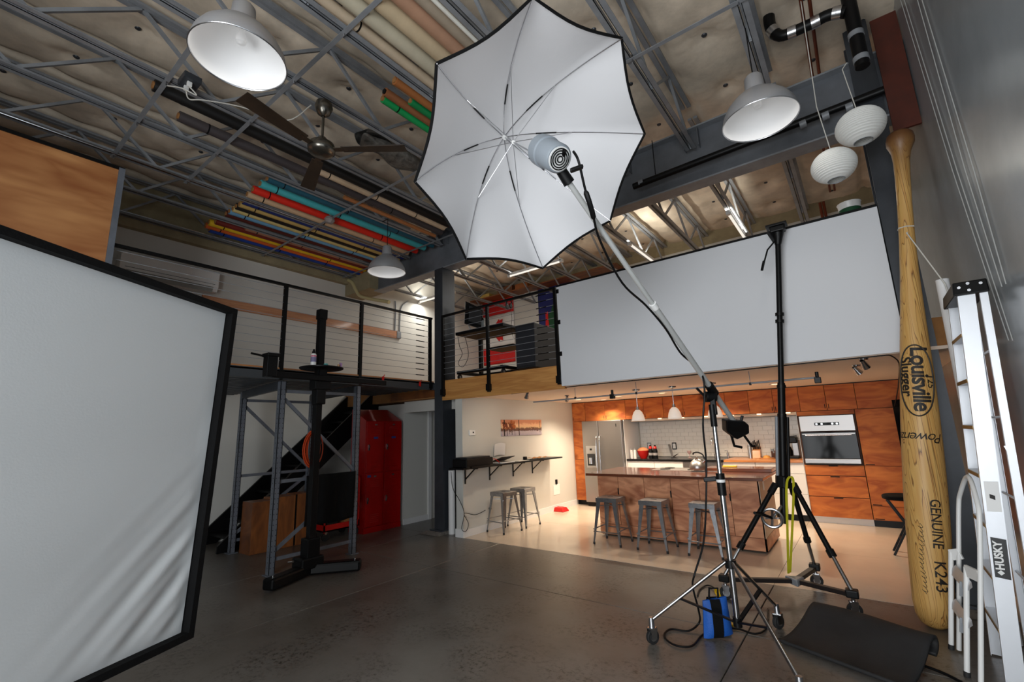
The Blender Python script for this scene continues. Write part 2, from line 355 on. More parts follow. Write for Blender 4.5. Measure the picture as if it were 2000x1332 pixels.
# mezzanine deck on the left
dk = struct(MB().box((XL, YF, 2.41), (-7.45, 3.3, 2.44)).box((-7.45, YF, 2.41), (-5.78, 5.4, 2.44)).build('floor_deck', 'gpaint'))
B((-7.45, YF, 2.441), (-5.79, 5.4, ZF)).build('plywood_sheet', 'ply', dk)
def ribs(x0, x1, y0, y1):
    mb = MB(); x = x0; pr = []
    while x < x1-.001:
        for dx, z in ((0, 2.41), (.02, 2.335), (.075, 2.335), (.095, 2.41)):
            if x+dx <= x1: pr.append((x+dx, z))
        x += .15
    vs = []
    for px_, z in pr: vs += [(px_, y0, z), (px_, y1, z)]
    return mb.add(vs, [(2*i, 2*i+2, 2*i+3, 2*i+1) for i in range(len(pr)-1)])
ribs(-7.45, -5.82, YF, 5.4).build('corrugated_pan', 'gpaint', dk, solid=.003)
ribs(XL, -7.47, YF, 3.3).build('corrugated_pan', 'gpaint', dk, solid=.003)
MB().box((-5.82, YF, 2.31), (-5.78, 5.42, 2.43)).build('edge_channel', 'gpaint', dk)

# roof insulation
def insz(x, y):
    # long quilted batts between the joists, tufted by a line of pins and sagging between them
    bx = (x+.32)/.8833; fx = bx-math.floor(bx); bay = math.floor(bx)
    fy = (y+.31*(bay % 2)+.13*math.sin(bay*1.7))/.95; dpy = abs(fy-round(fy)); dpx = abs(fx-.5)
    sag = .075*math.sin(math.pi*fx)**.7
    tuft = .075*math.exp(-((dpx/.16)**2+(dpy/.20)**2))
    ang = math.atan2(dpy*.95, dpx*.88+1e-4); rad = math.hypot(dpy*.95, dpx*.88)
    crease = .016*math.sin(ang*16+bay*3)*math.exp(-(rad/.26)**2)*min(1, rad/.06)
    wob = .022*math.sin(3.1*x+1.3*y)*math.sin(1.9*y-.7*x)+.009*math.sin(7*x+2*math.sin(3*y))*math.sin(5*y+x)
    fold = .016*math.sin(y*11+3*math.sin(x*4))*math.exp(-(min(fx, 1-fx)/.12)**2)
    seam = .07*math.exp(-(min(fx, 1-fx)/.03)**2)
    return 5.62-sag+tuft+crease+wob+fold+seam
for nm, y0, y1 in (('ceiling', YF, YB),):
    nx = 200; ny = int((y1-y0)/.05)
    c = struct(MB().grid(lambda a, b: (XL+(XR-XL)*a, y0+(y1-y0)*b, min(5.72, insz(XL+(XR-XL)*a, y0+(y1-y0)*b))), nx, ny).build(nm, 'ins', None, 'all', fixn=False))
    # washers on the pins
    base = None
    for bay in range(-10, 1):
        xx = -.32+.8833*(bay+.5)
        if not XL+.2 < xx < XR-.1: continue
        for k in range(0, 12):
            yy = k*.95-.31*(bay % 2)-.13*math.sin(bay*1.7)
            if y0+.1 < yy < y1-.1:
                zz = insz(xx, yy)
                if base is None:
                    base = MB().lathe([(0.001, -.012), (.022, -.01), (.03, 0)], n=10).build('insulation_washer', 'steel_dk', c, True); ob = base
                else: ob = base.copy(); COL.objects.link(ob); ob.parent = c
                ob.location = (xx, yy, zz-.005)
struct(B((XL-.2, YF-.2, 5.72), (XR+.2, YB+.2, 5.85)).build('ceiling_deck', 'gpaint'))

# steel bar joists
def joist(x, y0, y1, lab):
    t = thing('bar_joist', lab, 'joist', (x, y0, 4.9), 'roof joists')
    for s in (-1, 1):
        B((x+s*.012, y0, 4.905), (x+s*.062, y1, 4.911)).build('bottom_chord', 'steel', t)
        B((x+s*.012, y0, 4.905), (x+s*.017, y1, 4.95)).build('bottom_chord', 'steel', t)
        B((x+s*.012, y0, 5.48), (x+s*.06, y1, 5.51)).build('top_chord', 'steel', t)
    n = max(2, round((y1-y0)/1.25)); st = (y1-y0)/n; mb = None
    me = None
    for k in range(n):
        a = y0+k*st
        for p, q in (((x, a, 4.92), (x, a+st/2, 5.49)), ((x, a+st/2, 5.49), (x, a+st, 4.92))):
            MB().bar(p, q, .03, .03).build('web_bar', 'steel', t)
    return t
JL = ['grey bar joist carrying the dome lamp near the paper lanterns', 'grey bar joist between the umbrella and the lamp near the lanterns', 'grey bar joist beside the thin white tube and thick pale rolls', 'grey bar joist between the thick pale rolls and the green rolls', 'grey bar joist the ceiling fan is mounted on', 'grey bar joist beside the junction box and thick black roll', 'grey bar joist between the thin brown core and the dark teal roll', 'grey bar joist between the tan roll and the navy roll', 'grey bar joist between the maroon roll and the dusty brown roll', 'grey bar joist between the royal blue roll and the left wall']
JR = {1: 'grey bar joist carrying the lengthwise fluorescent strip near the tripod head', 3: 'grey bar joist carrying the lengthwise fluorescent strip above the screen board middle'}
for i, x in enumerate(JX):
    joist(x, YF, 5.42, JL[i])
    joist(x, 5.68, YB-.002, JR.get(i, 'grey steel open web roof joist above the mezzanine'))
# cross beam
bm_ = thing('steel_beam', 'deep charcoal steel I-beam crossing under the roof joists', 'beam', (-3.4, 5.55, 4.49))
MB().box((-7.6, 5.535, 4.5), (XR, 5.565, 5.2)).build('web', 'beam', bm_)
MB().box((-7.6, 5.44, 4.48), (XR, 5.66, 4.5)).build('flange', 'steel', bm_)
MB().box((-7.6, 5.44, 5.2), (XR, 5.66, 5.22)).build('flange', 'steel', bm_)
for x in JX[:-1]: MB().box((x-.09, 5.44, 4.95), (x-.08, 5.535, 5.2)).box((x+.08, 5.44, 4.95), (x+.09, 5.535, 5.2)).build('stiffener', 'beam', bm_)
# columns
def column(x, y, lab, top):
    t = thing('steel_column', lab, 'column', (x, y, 0))
    MB().box((x-.1, y-.15, 0.03), (x+.1, y-.132, top)).build('flange', 'steel_dk', t)
    MB().box((x-.1, y+.132, 0.03), (x+.1, y+.15, top)).build('flange', 'steel_dk', t)
    MB().box((x+.02, y-.132, 0.03), (x+.1, y+.132, top)).build('web', 'steel_dk', t)
    MB().hexa([(x-.3, y-.3, 0.004), (x+.14, y-.3, 0.004), (x+.14, y+.3, 0.004), (x-.3, y+.3, 0.004)], [(x-.2, y-.22, .05), (x+.125, y-.22, .05), (x+.125, y+.25, .05), (x-.2, y+.25, .05)]).build('grout_base', 'concrete', t)
    MB().box((x-.16, y-.2, .05), (x+.12, y+.2, .07)).build('base_plate', 'steel_dk', t)
    return t
column(-5.68, 5.56, 'charcoal steel column on a grouted base beside the hallway', 4.48)
column(.5, 5.58, 'dark steel column between the white screen board and the right wall', 5.65)
# ================================================================== STUDIO GEAR IN FRONT
def caster(t, p, dirv, r=.05, wmat='rubber', part_parent=None):
    """swivel caster standing on the floor at p; dirv = rolling direction"""
    d = Vector(dirv); d.z = 0; d.normalize(); s = Vector((-d.y, d.x, 0)); c = Vector((p[0], p[1], r))
    wh = MB().cyl(c-s*.014, c+s*.014, r, n=20).build('wheel', wmat, t, True, bev=.004)
    MB().cyl(c-s*.016, c+s*.016, r*.55, n=16).build('wheel_hub', 'alu', wh, True)
    f = MB()
    for k in (-1, 1):
        f.prism([c+s*k*.022+d*.02-Vector((0,0,.012)), c+s*k*.022-d*.02-Vector((0,0,.012)), c+s*k*.022-d*.03+Vector((0,0,r+.01)), c+s*k*.022+d*.03+Vector((0,0,r+.01))], s*.003*k)
    f.box((c.x-.028, c.y-.028, 2*r+.004), (c.x+.028, c.y+.028, 2*r+.014)).cyl((c.x, c.y, 2*r), (c.x, c.y, 2*r+.06), .016, n=12)
    f.build('fork', 'chrome', t, True)

# ---- white diffusion panel (large softbox) on the left
dd = ray(1174, 859).normalized(); TR = W(462, 605, 2.6); rb = ray(375, 1245)
vv = (ray(462, 605).cross(rb)).cross(dd).normalized()
if vv.z > 0: vv = -vv
BRl = TR+vv*1.678
Wd = 1.95; nn = dd.cross(vv).normalized()
if nn.dot(CAM-TR) < 0: nn = -nn
sb = thing('softbox', 'large white diffusion softbox with a black rim standing on the floor', 'softbox', (TR.x-dd.x*-.0, TR.y, 0))
LIP = .05
def sp(u, v_, dn=0): return TR - dd*(Wd*(1-u)) + vv*(1.678*v_) + nn*dn       # u=1 right edge, v=0 top
def cloth(a, b):
    u = .02+.96*a; v_ = .02+.96*b
    # folds drawn into the lower right corner, slack in the middle
    cx, cy = (1-u)*Wd, (1-v_)*1.678
    q = cx*.62+cy*.78; along = cx*.78-cy*.62
    fall = math.exp(-((q-.26)/.34)**2)*math.exp(-((cx-.05)/.42)**2)*math.exp(-((cy-.3)/.6)**2)
    z = .009*math.sin(q*38+2.6*math.sin(along*2.4))*fall + .004*math.sin(q*83+along*5)*fall
    z += .010*math.sin(v_*19+u*3)*math.exp(-((v_-.6)/.45)**2)*.35
    edge = min(min(u-.02, .98-u)*Wd, min(v_-.02, .98-v_)*1.678); z *= min(1, edge/.06)
    return sp(u, v_, -LIP+.02+z)
MB().grid(cloth, 120, 110).build('diffusion_cloth', 'diff', sb, 'all')
rim = MB()
cr = .05
for a, b_ in ((0, 1), (1, 2), (2, 3), (3, 0)):
    C4 = [(0, 0), (1, 0), (1, 1), (0, 1)]; p = C4[a]; q = C4[b_]
    P0, P1 = sp(*p), sp(*q); dr_ = (P1-P0).normalized(); inn = nn.cross(dr_)
    if inn.dot(sp(.5, .5)-P0) < 0: inn = -inn
    I0 = P0+inn*.032+dr_*.032; I1 = P1+inn*.032-dr_*.032
    rim.add([P0+nn*.01, P1+nn*.01, I1+nn*.01, I0+nn*.01, P0-nn*LIP, P1-nn*LIP, I1-nn*LIP, I0-nn*LIP], [(0,1,2,3),(4,7,6,5),(0,4,5,1),(3,2,6,7)])
rim.build('rim', 'black', sb)
bk = sp(.5, .5, -.62); back = [sp(0, 0, -LIP), sp(1, 0, -LIP), sp(1, 1, -LIP), sp(0, 1, -LIP)]
sq = [bk-dd*.12-vv*.12, bk+dd*.12-vv*.12, bk+dd*.12+vv*.12, bk-dd*.12+vv*.12]
MB().add(back+sq, [(0,1,5,4),(1,2,6,5),(2,3,7,6),(3,0,4,7),(4,5,6,7)]).build('shell', 'black', sb)
MB().cyl(bk, bk-nn*.3, .075, n=20).build('lamp_head', 'blackp', sb, True)
pb = bk-nn*.18
MB().cyl((pb.x, pb.y, .2), (pb.x, pb.y, pb.z-.05), .018, n=12).build('stand_pole', 'blackm', sb, True)
for k in range(3):
    a = k*2.094+.5; MB().tube([(pb.x, pb.y, .62), (pb.x+.5*math.cos(a), pb.y+.5*math.sin(a), .012)], .011).build('stand_leg', 'blackm', sb, True)

# ---- umbrella on the boom
uc = Vector((-1.456, 2.288, 3.338)); un = Vector((.6737, -.2648, -.69)).normalized(); UR = .838; UD = .6
a1 = un.cross(Vector((0, 0, 1))).normalized(); a2 = un.cross(a1)
A0 = math.radians(-19.2)
um = thing('umbrella_light', 'wide white eight-rib reflecting umbrella with a grey flash head', 'umbrella', uc)
def usurf(t, ph, off=0):
    k = (ph-A0) % (math.pi/4); k = k-math.pi/8
    chord = math.cos(math.pi/8)/math.cos(k); sag = 1-(.045*math.cos(k*4))*t
    r = UR*t*(1+(chord-1)*t)*sag
    dep = UD*(1-t**1.75)*(1+.04*t*math.cos(k*4))
    return uc + (a1*math.cos(ph)+a2*math.sin(ph))*r*(1+off*.5) - un*(dep+off)
NA = 64
MB().grid(lambda a, b: usurf(max(b, .01), A0+2*math.pi*a), NA, 22).build('canopy', 'umb', um, 'all', fixn=False)
MB().grid(lambda a, b: usurf(max(b, .01), A0+2*math.pi*a, .008), NA, 22).build('black_cover', 'black', um, 'all', fixn=False)
MB().tube([usurf(1, A0+2*math.pi*k/NA) for k in range(NA+1)], .009, 6).build('edge_binding', 'black', um, True)
hub = uc-un*UD
for k in range(8):
    ph = A0+k*math.pi/4
    rb_ = MB().tube([usurf(max(t/12, .02), ph)+un*.008 for t in range(13)], .0035, 6).build('rib', 'chrome', um, True)
    # dark wrapped lengths and the stretcher of each rib
    MB().tube([usurf(t, ph)+un*.009 for t in (.28, .36, .44)], .0052, 6).build('stretcher_joint', 'blackm', rb_, True)
    MB().tube([hub+un*.18, usurf(.55, ph)+un*.012], .0028, 6).build('stretcher', 'alu', rb_, True)
MB().cyl(hub-un*.02, uc+un*.22, .0055, n=10).build('shaft', 'alu', um, True)
MB().cyl(hub+un*.005, hub+un*.03, .018, n=12).build('hub', 'whitep', um, True)
MB().cyl(hub+un*.165, hub+un*.19, .014, n=12).build('runner', 'whitep', um, True)
hc = uc+un*.02 - a2*0
hh = thing('flash_head', 'pale grey round flash head with a fan grille mounted inside the umbrella', 'flash head', uc+un*.14)
ho = W(1076, 302, 2.57)        # head sits beside the shaft
MB().lathe([(.001, -.12), (.088, -.12), (.09, -.1), (.09, -.045), (.082, -.04), (.08, .09), (.072, .1), (.001, .1)], ho, un, 32).build('body', mat('flash_grey', (138, 146, 154), .5), hh, True)
MB().lathe([(.001, .1), (.066, .1), (.066, .106), (.001, .106)], ho, un, 28).build('rear_panel', 'whitep', hh, True)
for r in (.016, .03, .044, .056): MB().torus(ho+un*.108, un, r, .0035, 24, 6).build('grille_ring', 'blackp', hh, True)
fd = bpy.data.lights.new('umbrella_fill_lamp', 'SPOT'); fd.energy = 8; fd.spot_size = 2.9; fd.spot_blend = .3; fd.shadow_soft_size = .06; fo = bpy.data.objects.new('umbrella_fill_lamp', fd); COL.objects.link(fo); fo.location = ho-un*.135; fo.rotation_euler = un.to_track_quat('Z', 'Y').to_euler()  # lamp added in the flash head to even out the umbrella's brightness
E1 = W(1112, 358, 2.62)
MB().bar(ho+un*.115-a2*.05, E1+(ho-E1)*.45, .02, .02).build('yoke', 'blackm', hh, bev=.004)
MB().cyl(E1+(ho-E1)*.62, E1, .03, .034, n=14).build('tilt_joint', 'blackp', hh, True)
MB().bar(ho+un*.12+RT*.05-UP*.06, ho+un*.12+RT*.12-UP*.035, .03, .02).build('tilt_lever', 'blackp', hh, bev=.006)

# ---- boom stand
SC = Vector((-.94, 3.82, 0)); PV = Vector((-.93, 3.83, 1.84))
bs = thing('boom_stand', 'chrome rolling boom stand carrying the umbrella light', 'light stand', (SC.x, SC.y, 0))
bd = (PV-E1).normalized(); E2 = PV+bd*.47
mid = lerp(E1, PV, .52)
MB().cyl(E1, mid, .0165, n=16).build('boom_tube', 'boom', bs, True)
MB().cyl(mid-bd*.02, E2, .021, n=16).build('boom_tube', 'boom', bs, True)
MB().cyl(mid-bd*.03, mid+bd*.02, .025, n=16).build('boom_clamp', 'whitep', bs, True)
MB().cyl(PV-bd*.06, PV+bd*.06, .034, n=16).build('boom_collar', 'blackp', bs, True)
MB().cyl(PV-RT*.05-UP*.06, PV+RT*.03-UP*.06, .042, n=18).box((PV.x-.02, PV.y-.02, PV.z-.2), (PV.x+.02, PV.y+.02, PV.z-.05)).build('pivot_head', 'blackp', bs, True, bev=.004)
MB().bar(PV-RT*.05-UP*.06, PV-RT*.12+UP*.01, .022, .014).build('lever', 'blackp', bs, bev=.004)
w0 = E2
cwp = [w0-bd*.02+RT*.075, w0-bd*.03-RT*.075+UP*.005, w0+bd*.05-RT*.10-UP*.05, w0+bd*.1-RT*.03-UP*.09, w0+bd*.13+RT*.06-UP*.02, w0+bd*.04+RT*.09]
MB().prism([p-fwd*.05 for p in cwp], fwd*.1).build('counterweight', 'blackp', bs, bev=.012)
MB().tube([w0+bd*.1-RT*.06-UP*.06, w0+bd*.14-RT*.05-UP*.13, w0+bd*.13+RT*.02-UP*.15], .011).build('crank_handle', 'blackp', bs, True)
MB().tube([w0+bd*.13+RT*.04-UP*.05, w0+bd*.22+RT*.07-UP*.09, w0+bd*.24+RT*.09-UP*.08], .011).build('crank_handle', 'blackp', bs, True)
MB().bar(w0+RT*.06, w0+RT*.07+UP*.05, .025, .02).build('weight_knob', 'blackp', bs, bev=.004)
def pole(z0, z1, r, m='chrome', nm='pole'): return MB().cyl((SC.x, SC.y, z0), (SC.x, SC.y, z1), r, n=16).build(nm, m, bs, True)
pole(.17, 1.14, .021); pole(1.1, 1.62, .0165); pole(1.55, 1.72, .024, 'blackp', 'head_collar')
pole(1.04, 1.2, .031, 'blackp', 'locking_collar'); pole(1.135, 1.155, .0325, 'whitep', 'collar_band')
MB().bar((SC.x-.03, SC.y, 1.16), (SC.x-.12, SC.y-.02, 1.15), .02, .035).build('locking_knob', 'blackp', bs, bev=.006)
pole(.53, .585, .04, 'blackp', 'leg_collar'); pole(.14, .2, .03, 'blackp', 'lower_hub')
for p in (fl(1276, 1258), fl(1522, 1228), Vector((-.5, 3.2, 0))):
    dv = Vector((p.x-SC.x, p.y-SC.y, 0)); dn_ = dv.normalized()
    top = Vector((SC.x, SC.y, .57))+dn_*.035; foot = Vector((p.x, p.y, .16))
    MB().cyl(top, foot, .0125, n=12).build('leg', 'chrome', bs, True)
    k = lerp(top, foot, .62)
    MB().bar(Vector((SC.x, SC.y, .175))+dn_*.03, k, .03, .012).build('strut', 'blackm', bs)
    MB().cyl(foot+Vector((0,0,.02)), foot-Vector((0,0,.05)), .018, .022, n=12).build('leg_end', 'alu', bs, True)
    caster(bs, p, Vector((.6, 1, 0)), .05)
# sandbag hung over the strut
sc_ = W(1399, 1205, 3.42)
sg = thing('sandbag', 'blue and black saddle sandbag hanging on the boom stand', 'sandbag', (sc_.x, sc_.y, sc_.z-.14))
hx = (RT*1.0); hx.z = 0; hx.normalize(); hy = Vector((-hx.y, hx.x, 0))
def bag(off, thick, col):
    def f(a, b):
        u = (a-.5)*2; v_ = (b-.5)*2; bulge = thick*(1-u**4)*(1-.85*max(0, v_)**3)*(1-.5*min(0, v_)**4)
        return sc_+hx*(u*(.1-.01*v_))+Vector((0, 0, v_*.128+.02*u*.6)) + hy*(off+(bulge if off > 0 else -bulge))
    return f
mb = MB().grid(bag(.004, .035, 0), 14, 14); mb.grid(bag(-.004, .045, 0), 14, 14)
mb.build('pouch', 'blue', sg, 'all')
for k in (-1, 1):
    MB().grid(lambda a, b: sc_+hx*((a-.5)*.075-.01)+Vector((0, 0, (b-.5)*.262))+hy*(k*(.012+.038*(1-abs(2*b-1)**4*.6))), 3, 10).build('strap_panel', 'black', sg, solid=.003)
MB().tube([sc_+hx*.03+Vector((0,0,.124)), sc_+hx*.03+Vector((0,0,.2))-hy*.01, sc_-hx*.03+Vector((0,0,.2)), sc_-hx*.04+Vector((0,0,.124))], .008).build('handle', 'black', sg, True)
MB().grid(lambda a, b: sc_+hx*((a-.5)*.19+.01)+Vector((0, 0, -.128-.03*b))+hy*(.02+.03*math.sin(math.pi*a)), 8, 2).build('flap', 'rubber', sg, solid=.006)

# cable of the flash head running down the boom and onto the floor
def bp_(x, y, t): return W(x, y, t)
cab = [W(1120, 296, 2.55), W(1130, 315, 2.52), W(1143, 370, 2.58), W(1158, 420, 2.68), W(1172, 470, 2.78), W(1215, 552, 2.95), W(1262, 597, 3.1), W(1300, 642, 3.22), W(1330, 690, 3.38), W(1366, 722, 3.48), W(1376, 760, 3.5), W(1373, 830, 3.5), W(1379, 900, 3.52), W(1379, 980, 3.5), W(1374, 1060, 3.5), W(1357, 1120, 3.5), W(1353, 1145, 3.45)]
cab += [fl(1364, 1190, .2), fl(1366, 1215, .06), fl(1345, 1232, .012), fl(1310, 1229, .012), fl(1297, 1242, .012), fl(1316, 1259, .012), fl(1350, 1262, .012), fl(1372, 1240, .012), fl(1395, 1228, .012), fl(1440, 1228, .012), fl(1475, 1238, .012), fl(1497, 1225, .012), fl(1500, 1190, .012)]
tag(MB().tube(smooth_path(cab, 6), .0075, 8).build('power_cable', 'blackp', None, True), 'black power cable running along the boom and looped on the concrete floor', 'cable')
tag(MB().tube(smooth_path([W(1143, 372, 2.56), W(1150, 392, 2.57), W(1156, 412, 2.6), W(1160, 428, 2.63)], 3), [.008]+[.016]*8+[.008], 8).build('cable_connector', 'blackp', None, True), 'black inline plug on the cable below the flash head', 'plug')
tag(MB().torus(fl(1402, 1158, .035)+Vector((0, 0, 0)), Vector((.7, .7, .2)), .03, .014, 20, 8).build('cord_reel', 'yellow', None, True), 'yellow cord ring beside the caster of the black tripod', 'cord ring')
yp = fl(1430, 1221, 0.0)
tag(MB().prism([yp+Vector(q) for q in ((-.06, -.03, .002), (.04, -.05, .002), (.07, 0, .002), (.02, .05, .002), (-.05, .04, .002))], (0, 0, .02)).build('plug_cover', 'yellow', None, bev=.006), 'flat yellow plug cover lying on the floor behind the sandbag', 'plug')
tag(MB().tube(smooth_path([fl(1402, 1160, .03), fl(1395, 1148, .03), fl(1380, 1143, .012), fl(1366, 1152, .012), fl(1362, 1164, .012)], 6), .007, 8).build('extension_cord', 'blackp', None, True), 'short black cord running from the yellow cord ring', 'cord')

# ---- tall camera tripod on a rolling dolly
S = W(1530, 940, 4.4); HD = W(1519, 452, 4.7); ax = (HD-S).normalized()
tr = thing('camera_tripod', 'tall black camera tripod with raised column on a wheeled dolly', 'tripod', (S.x, S.y, 0))
def along(z): return S+ax*((z-S.z)/ax.z)
MB().cyl(along(.62), along(1.95), .034, n=16).build('column', 'blackm', tr, True)
MB().cyl(along(1.9), HD-ax*.12, .026, n=16).build('column', 'blackm', tr, True)
for z in (1.9, 1.62, 2.55, 2.62): MB().cyl(along(z), along(z+.03), .04, n=16).build('column_ring', 'blackp', tr, True)
side = ax.cross(fwd).normalized()
for sgn in (-1, 1): MB().cyl(along(1.02)+side*sgn*.055, along(1.62)+side*sgn*.055, .014, n=10).build('guide_rod', 'blackm' if sgn < 0 else 'steel', tr, True)
MB().cyl(along(.95), along(1.06), .075, n=6).build('shoulder', 'blackp', tr, bev=.01)
MB().cyl(HD-ax*.14, HD-ax*.02, .03, .055, n=14).build('head_neck', 'blackp', tr, True)
hd = MB().box((HD.x-.07, HD.y-.05, HD.z-.01), (HD.x+.07, HD.y+.05, HD.z+.05)).build('tripod_head', 'blackp', tr, bev=.012)
MB().box((HD.x-.1, HD.y-.06, HD.z+.05), (HD.x+.09, HD.y+.06, HD.z+.075)).build('quick_plate', 'blackp', hd, bev=.004)
MB().prism([HD+side*-.03-ax*.02, HD+side*.1+ax*.0, HD+side*.02-ax*.12], fwd*.05).build('side_bracket', 'blackp', tr, bev=.004)
MB().tube([HD-side*.05, W(1499, 488, 4.65), W(1489, 525, 4.6)], .008).tube([W(1492, 510, 4.61), W(1488, 528, 4.59)], .013).build('pan_handle', 'blackp', tr, True)
cs = [fl(1420, 1170), fl(1597, 1146), fl(1672, 1206)]
ctr = Vector((sum(c.x for c in cs)/3, sum(c.y for c in cs)/3, .16))
tops = [W(1512, 950, 4.38), W(1548, 955, 4.5), W(1552, 950, 4.32)]
for c, tp in zip(cs, tops):
    ft = Vector((c.x, c.y, .2)); k = lerp(tp, ft, .68)
    MB().cyl(tp, k, .023, n=12).build('leg', 'blackm', tr, True)
    MB().cyl(k-(ft-tp)*.0, ft, .016, n=12).build('leg', 'chrome', tr, True)
    MB().cyl(lerp(tp, ft, .64), lerp(tp, ft, .71), .033, n=8).build('leg_clamp', 'blackp', tr, bev=.004)
    MB().cyl(tp+(tp-ft).normalized()*.03, lerp(tp, ft, .08), .032, n=8).build('leg_joint', 'blackp', tr, bev=.004)
    MB().bar(ctr, ft-Vector((0,0,.03)), .05, .035).build('dolly_arm', mat('brown_black_steel', (36, 28, 26), .5, .3) if 'bbs' not in M else M['bbs'], tr, bev=.004)
    MB().box((c.x-.045, c.y-.045, .15), (c.x+.045, c.y+.045, .21)).build('foot_socket', 'blackp', tr, bev=.01)
    caster(tr, c, Vector((1, .3, 0)), .055)
MB().cyl(ctr-Vector((0,0,.03)), ctr+Vector((0,0,.03)), .09, n=3).build('dolly_hub', 'steel', tr, bev=.01)
hw = W(1508, 1012, 4.32)
MB().torus(hw, fwd+RT*.6, .085, .013, 28, 8).build('hand_wheel', 'alu', tr, True)
MB().bar(hw-UP*.08, hw+UP*.08, .02, .012).bar(hw-RT*.07, hw+RT*.07, .02, .012).cyl(hw, along(.8), .014, n=8).build('wheel_spokes', 'alu', tr)
MB().tube([hw, hw-RT*.1+UP*.04, W(1474, 1002, 4.2)], .014).build('brace_arm', 'blackp', tr, True)
# yellow strap hanging from the tripod shoulder
stp = [W(1540, 1120, 4.35), W(1538, 1040, 4.32), W(1536, 960, 4.3), W(1539, 935, 4.28), W(1548, 934, 4.28), W(1550, 960, 4.3), W(1547, 1040, 4.32), W(1543, 1118, 4.35)]
mb = MB()
pp = smooth_path(stp, 5)
for i in range(len(pp)-1): mb.bar(pp[i], pp[i+1], .003, .022, RT)
tag(mb.build('webbing_strap', 'strap', None), 'yellow webbing strap hanging from the black camera tripod', 'strap')

# ---- curled rubber mat
mo = Vector((-.73, 4.02, 0)); ml = (Vector((-.04, 3.72, 0))-mo); mw = Vector((-.52, 4.56, 0))-mo
prof = [(0, .03), (.12, .022), (.3, .03), (.5, .06), (.68, .105), (.82, .145), (.93, .16), (1.0, .15), (1.02, .12), (.98, .09), (.9, .07)]
pf = smooth_path([Vector((a, b, 0)) for a, b in prof], 4)
def matf(a, b):
    q = pf[min(int(round(b*(len(pf)-1))), len(pf)-1)]
    e = 1-(2*a-1)**2; return mo+ml*(a*1.0)+mw*q.x*(1+.05*math.sin(a*5))+Vector((0, 0, q.y*(1+.25*(1-e)*0+.10*a)))
tag(MB().grid(matf, 24, len(pf)-1).build('rubber_mat', 'rubber', None, 'all', solid=.022), 'thick black rubber mat curled up along one edge on the floor', 'mat')
tag(MB().tube(smooth_path([fl(1801, 1299, .01), fl(1850, 1318, .01), fl(1900, 1345, .01)], 4), .009).build('floor_cable', 'blackp', None, True), 'black cable on the floor running from the mat to the ladder', 'cable')

# ---- giant baseball bat
bt0 = Vector((.19, 4.95, 0)); btA = Vector((.104, .012, 1)).normalized(); BL = 4.08
bprof = [(.002, .0), (.05, .006), (.085, .03), (.108, .08), (.121, .17), (.128, .35), (.134, .7), (.134, 1.0), (.129, 1.3), (.121, 1.6), (.109, 1.9), (.093, 2.2), (.076, 2.5), (.062, 2.8), (.054, 3.1), (.051, 3.4), (.053, 3.65), (.058, 3.8), (.068, 3.88), (.085, 3.93), (.098, 3.96), (.1, 4.0), (.092, 4.045), (.07, 4.07), (.002, 4.08)]
def brad(h):
    for (r0, h0), (r1, h1) in zip(bprof, bprof[1:]):
        if h0 <= h <= h1: return r0+(r1-r0)*(h-h0)/(h1-h0)
    return .05
Mb = bpy.data.materials.new('ash_bat'); Mb.use_nodes = True; nt = Mb.node_tree; N = nt.nodes; L = nt.links; Bs = N['Principled BSDF']; Bs.inputs['Roughness'].default_value = .5; Bs.inputs['Coat Weight'].default_value = .04
tc = N.new('ShaderNodeTexCoord'); mp = N.new('ShaderNodeMapping'); mp.inputs['Scale'].default_value = (10, 10, .05); L.new(tc.outputs['Object'], mp.inputs[0])
nz = N.new('ShaderNodeTexNoise'); nz.inputs['Scale'].default_value = 1.1; nz.inputs['Detail'].default_value = 2; L.new(mp.outputs[0], nz.inputs['Vector'])
mu = N.new('ShaderNodeMath'); mu.operation = 'MULTIPLY'; mu.inputs[1].default_value = 16; L.new(nz.outputs['Fac'], mu.inputs[0])
pg = N.new('ShaderNodeMath'); pg.operation = 'FRACT'; L.new(mu.outputs[0], pg.inputs[0])
cr = N.new('ShaderNodeValToRGB'); e = cr.color_ramp.elements; e[0].position = 0; e[0].color = lin((96, 56, 26)); e[1].position = .12; e[1].color = lin((206, 164, 96)); x = e.new(.9); x.color = lin((198, 150, 82)); x = e.new(1); x.color = lin((150, 100, 48))
L.new(pg.outputs[0], cr.inputs[0])
sx = N.new('ShaderNodeSeparateXYZ'); L.new(tc.outputs['Object'], sx.inputs[0]); mr = N.new('ShaderNodeMapRange'); mr.inputs[1].default_value = 3.5; mr.inputs[2].default_value = 4.0; L.new(sx.outputs[2], mr.inputs[0])
mx = N.new('ShaderNodeMix'); mx.data_type = 'RGBA'; mx.inputs[7].default_value = lin((104, 66, 34)); L.new(mr.outputs[0], mx.inputs[0]); L.new(cr.outputs[0], mx.inputs[6]); L.new(mx.outputs[2], Bs.inputs['Base Color'])
bat = thing('baseball_bat', 'giant wooden baseball bat with black lettering leaning by the right wall', 'baseball bat', bt0)
MB().lathe(bprof, bt0, btA, 40).build('body', Mb, bat, 'all')
bx_ = Vector((1, 0, 0)); bx_ = (bx_-btA*bx_.dot(btA)).normalized(); by_ = btA.cross(bx_)       # by_ points away from camera side (+y)
if by_.y < 0: by_ = -by_
face0 = math.atan2(*(lambda d: (d.dot(bx_), -d.dot(by_)))(CAM-(bt0+btA*1.2)))     # angle facing the camera
def bpt(h, arc, lift=.0015):
    r = brad(h)+lift; a = face0+arc/max(brad(h), .05); return bt0+btA*h+bx_*(r*math.sin(a))-by_*(r*math.cos(a))
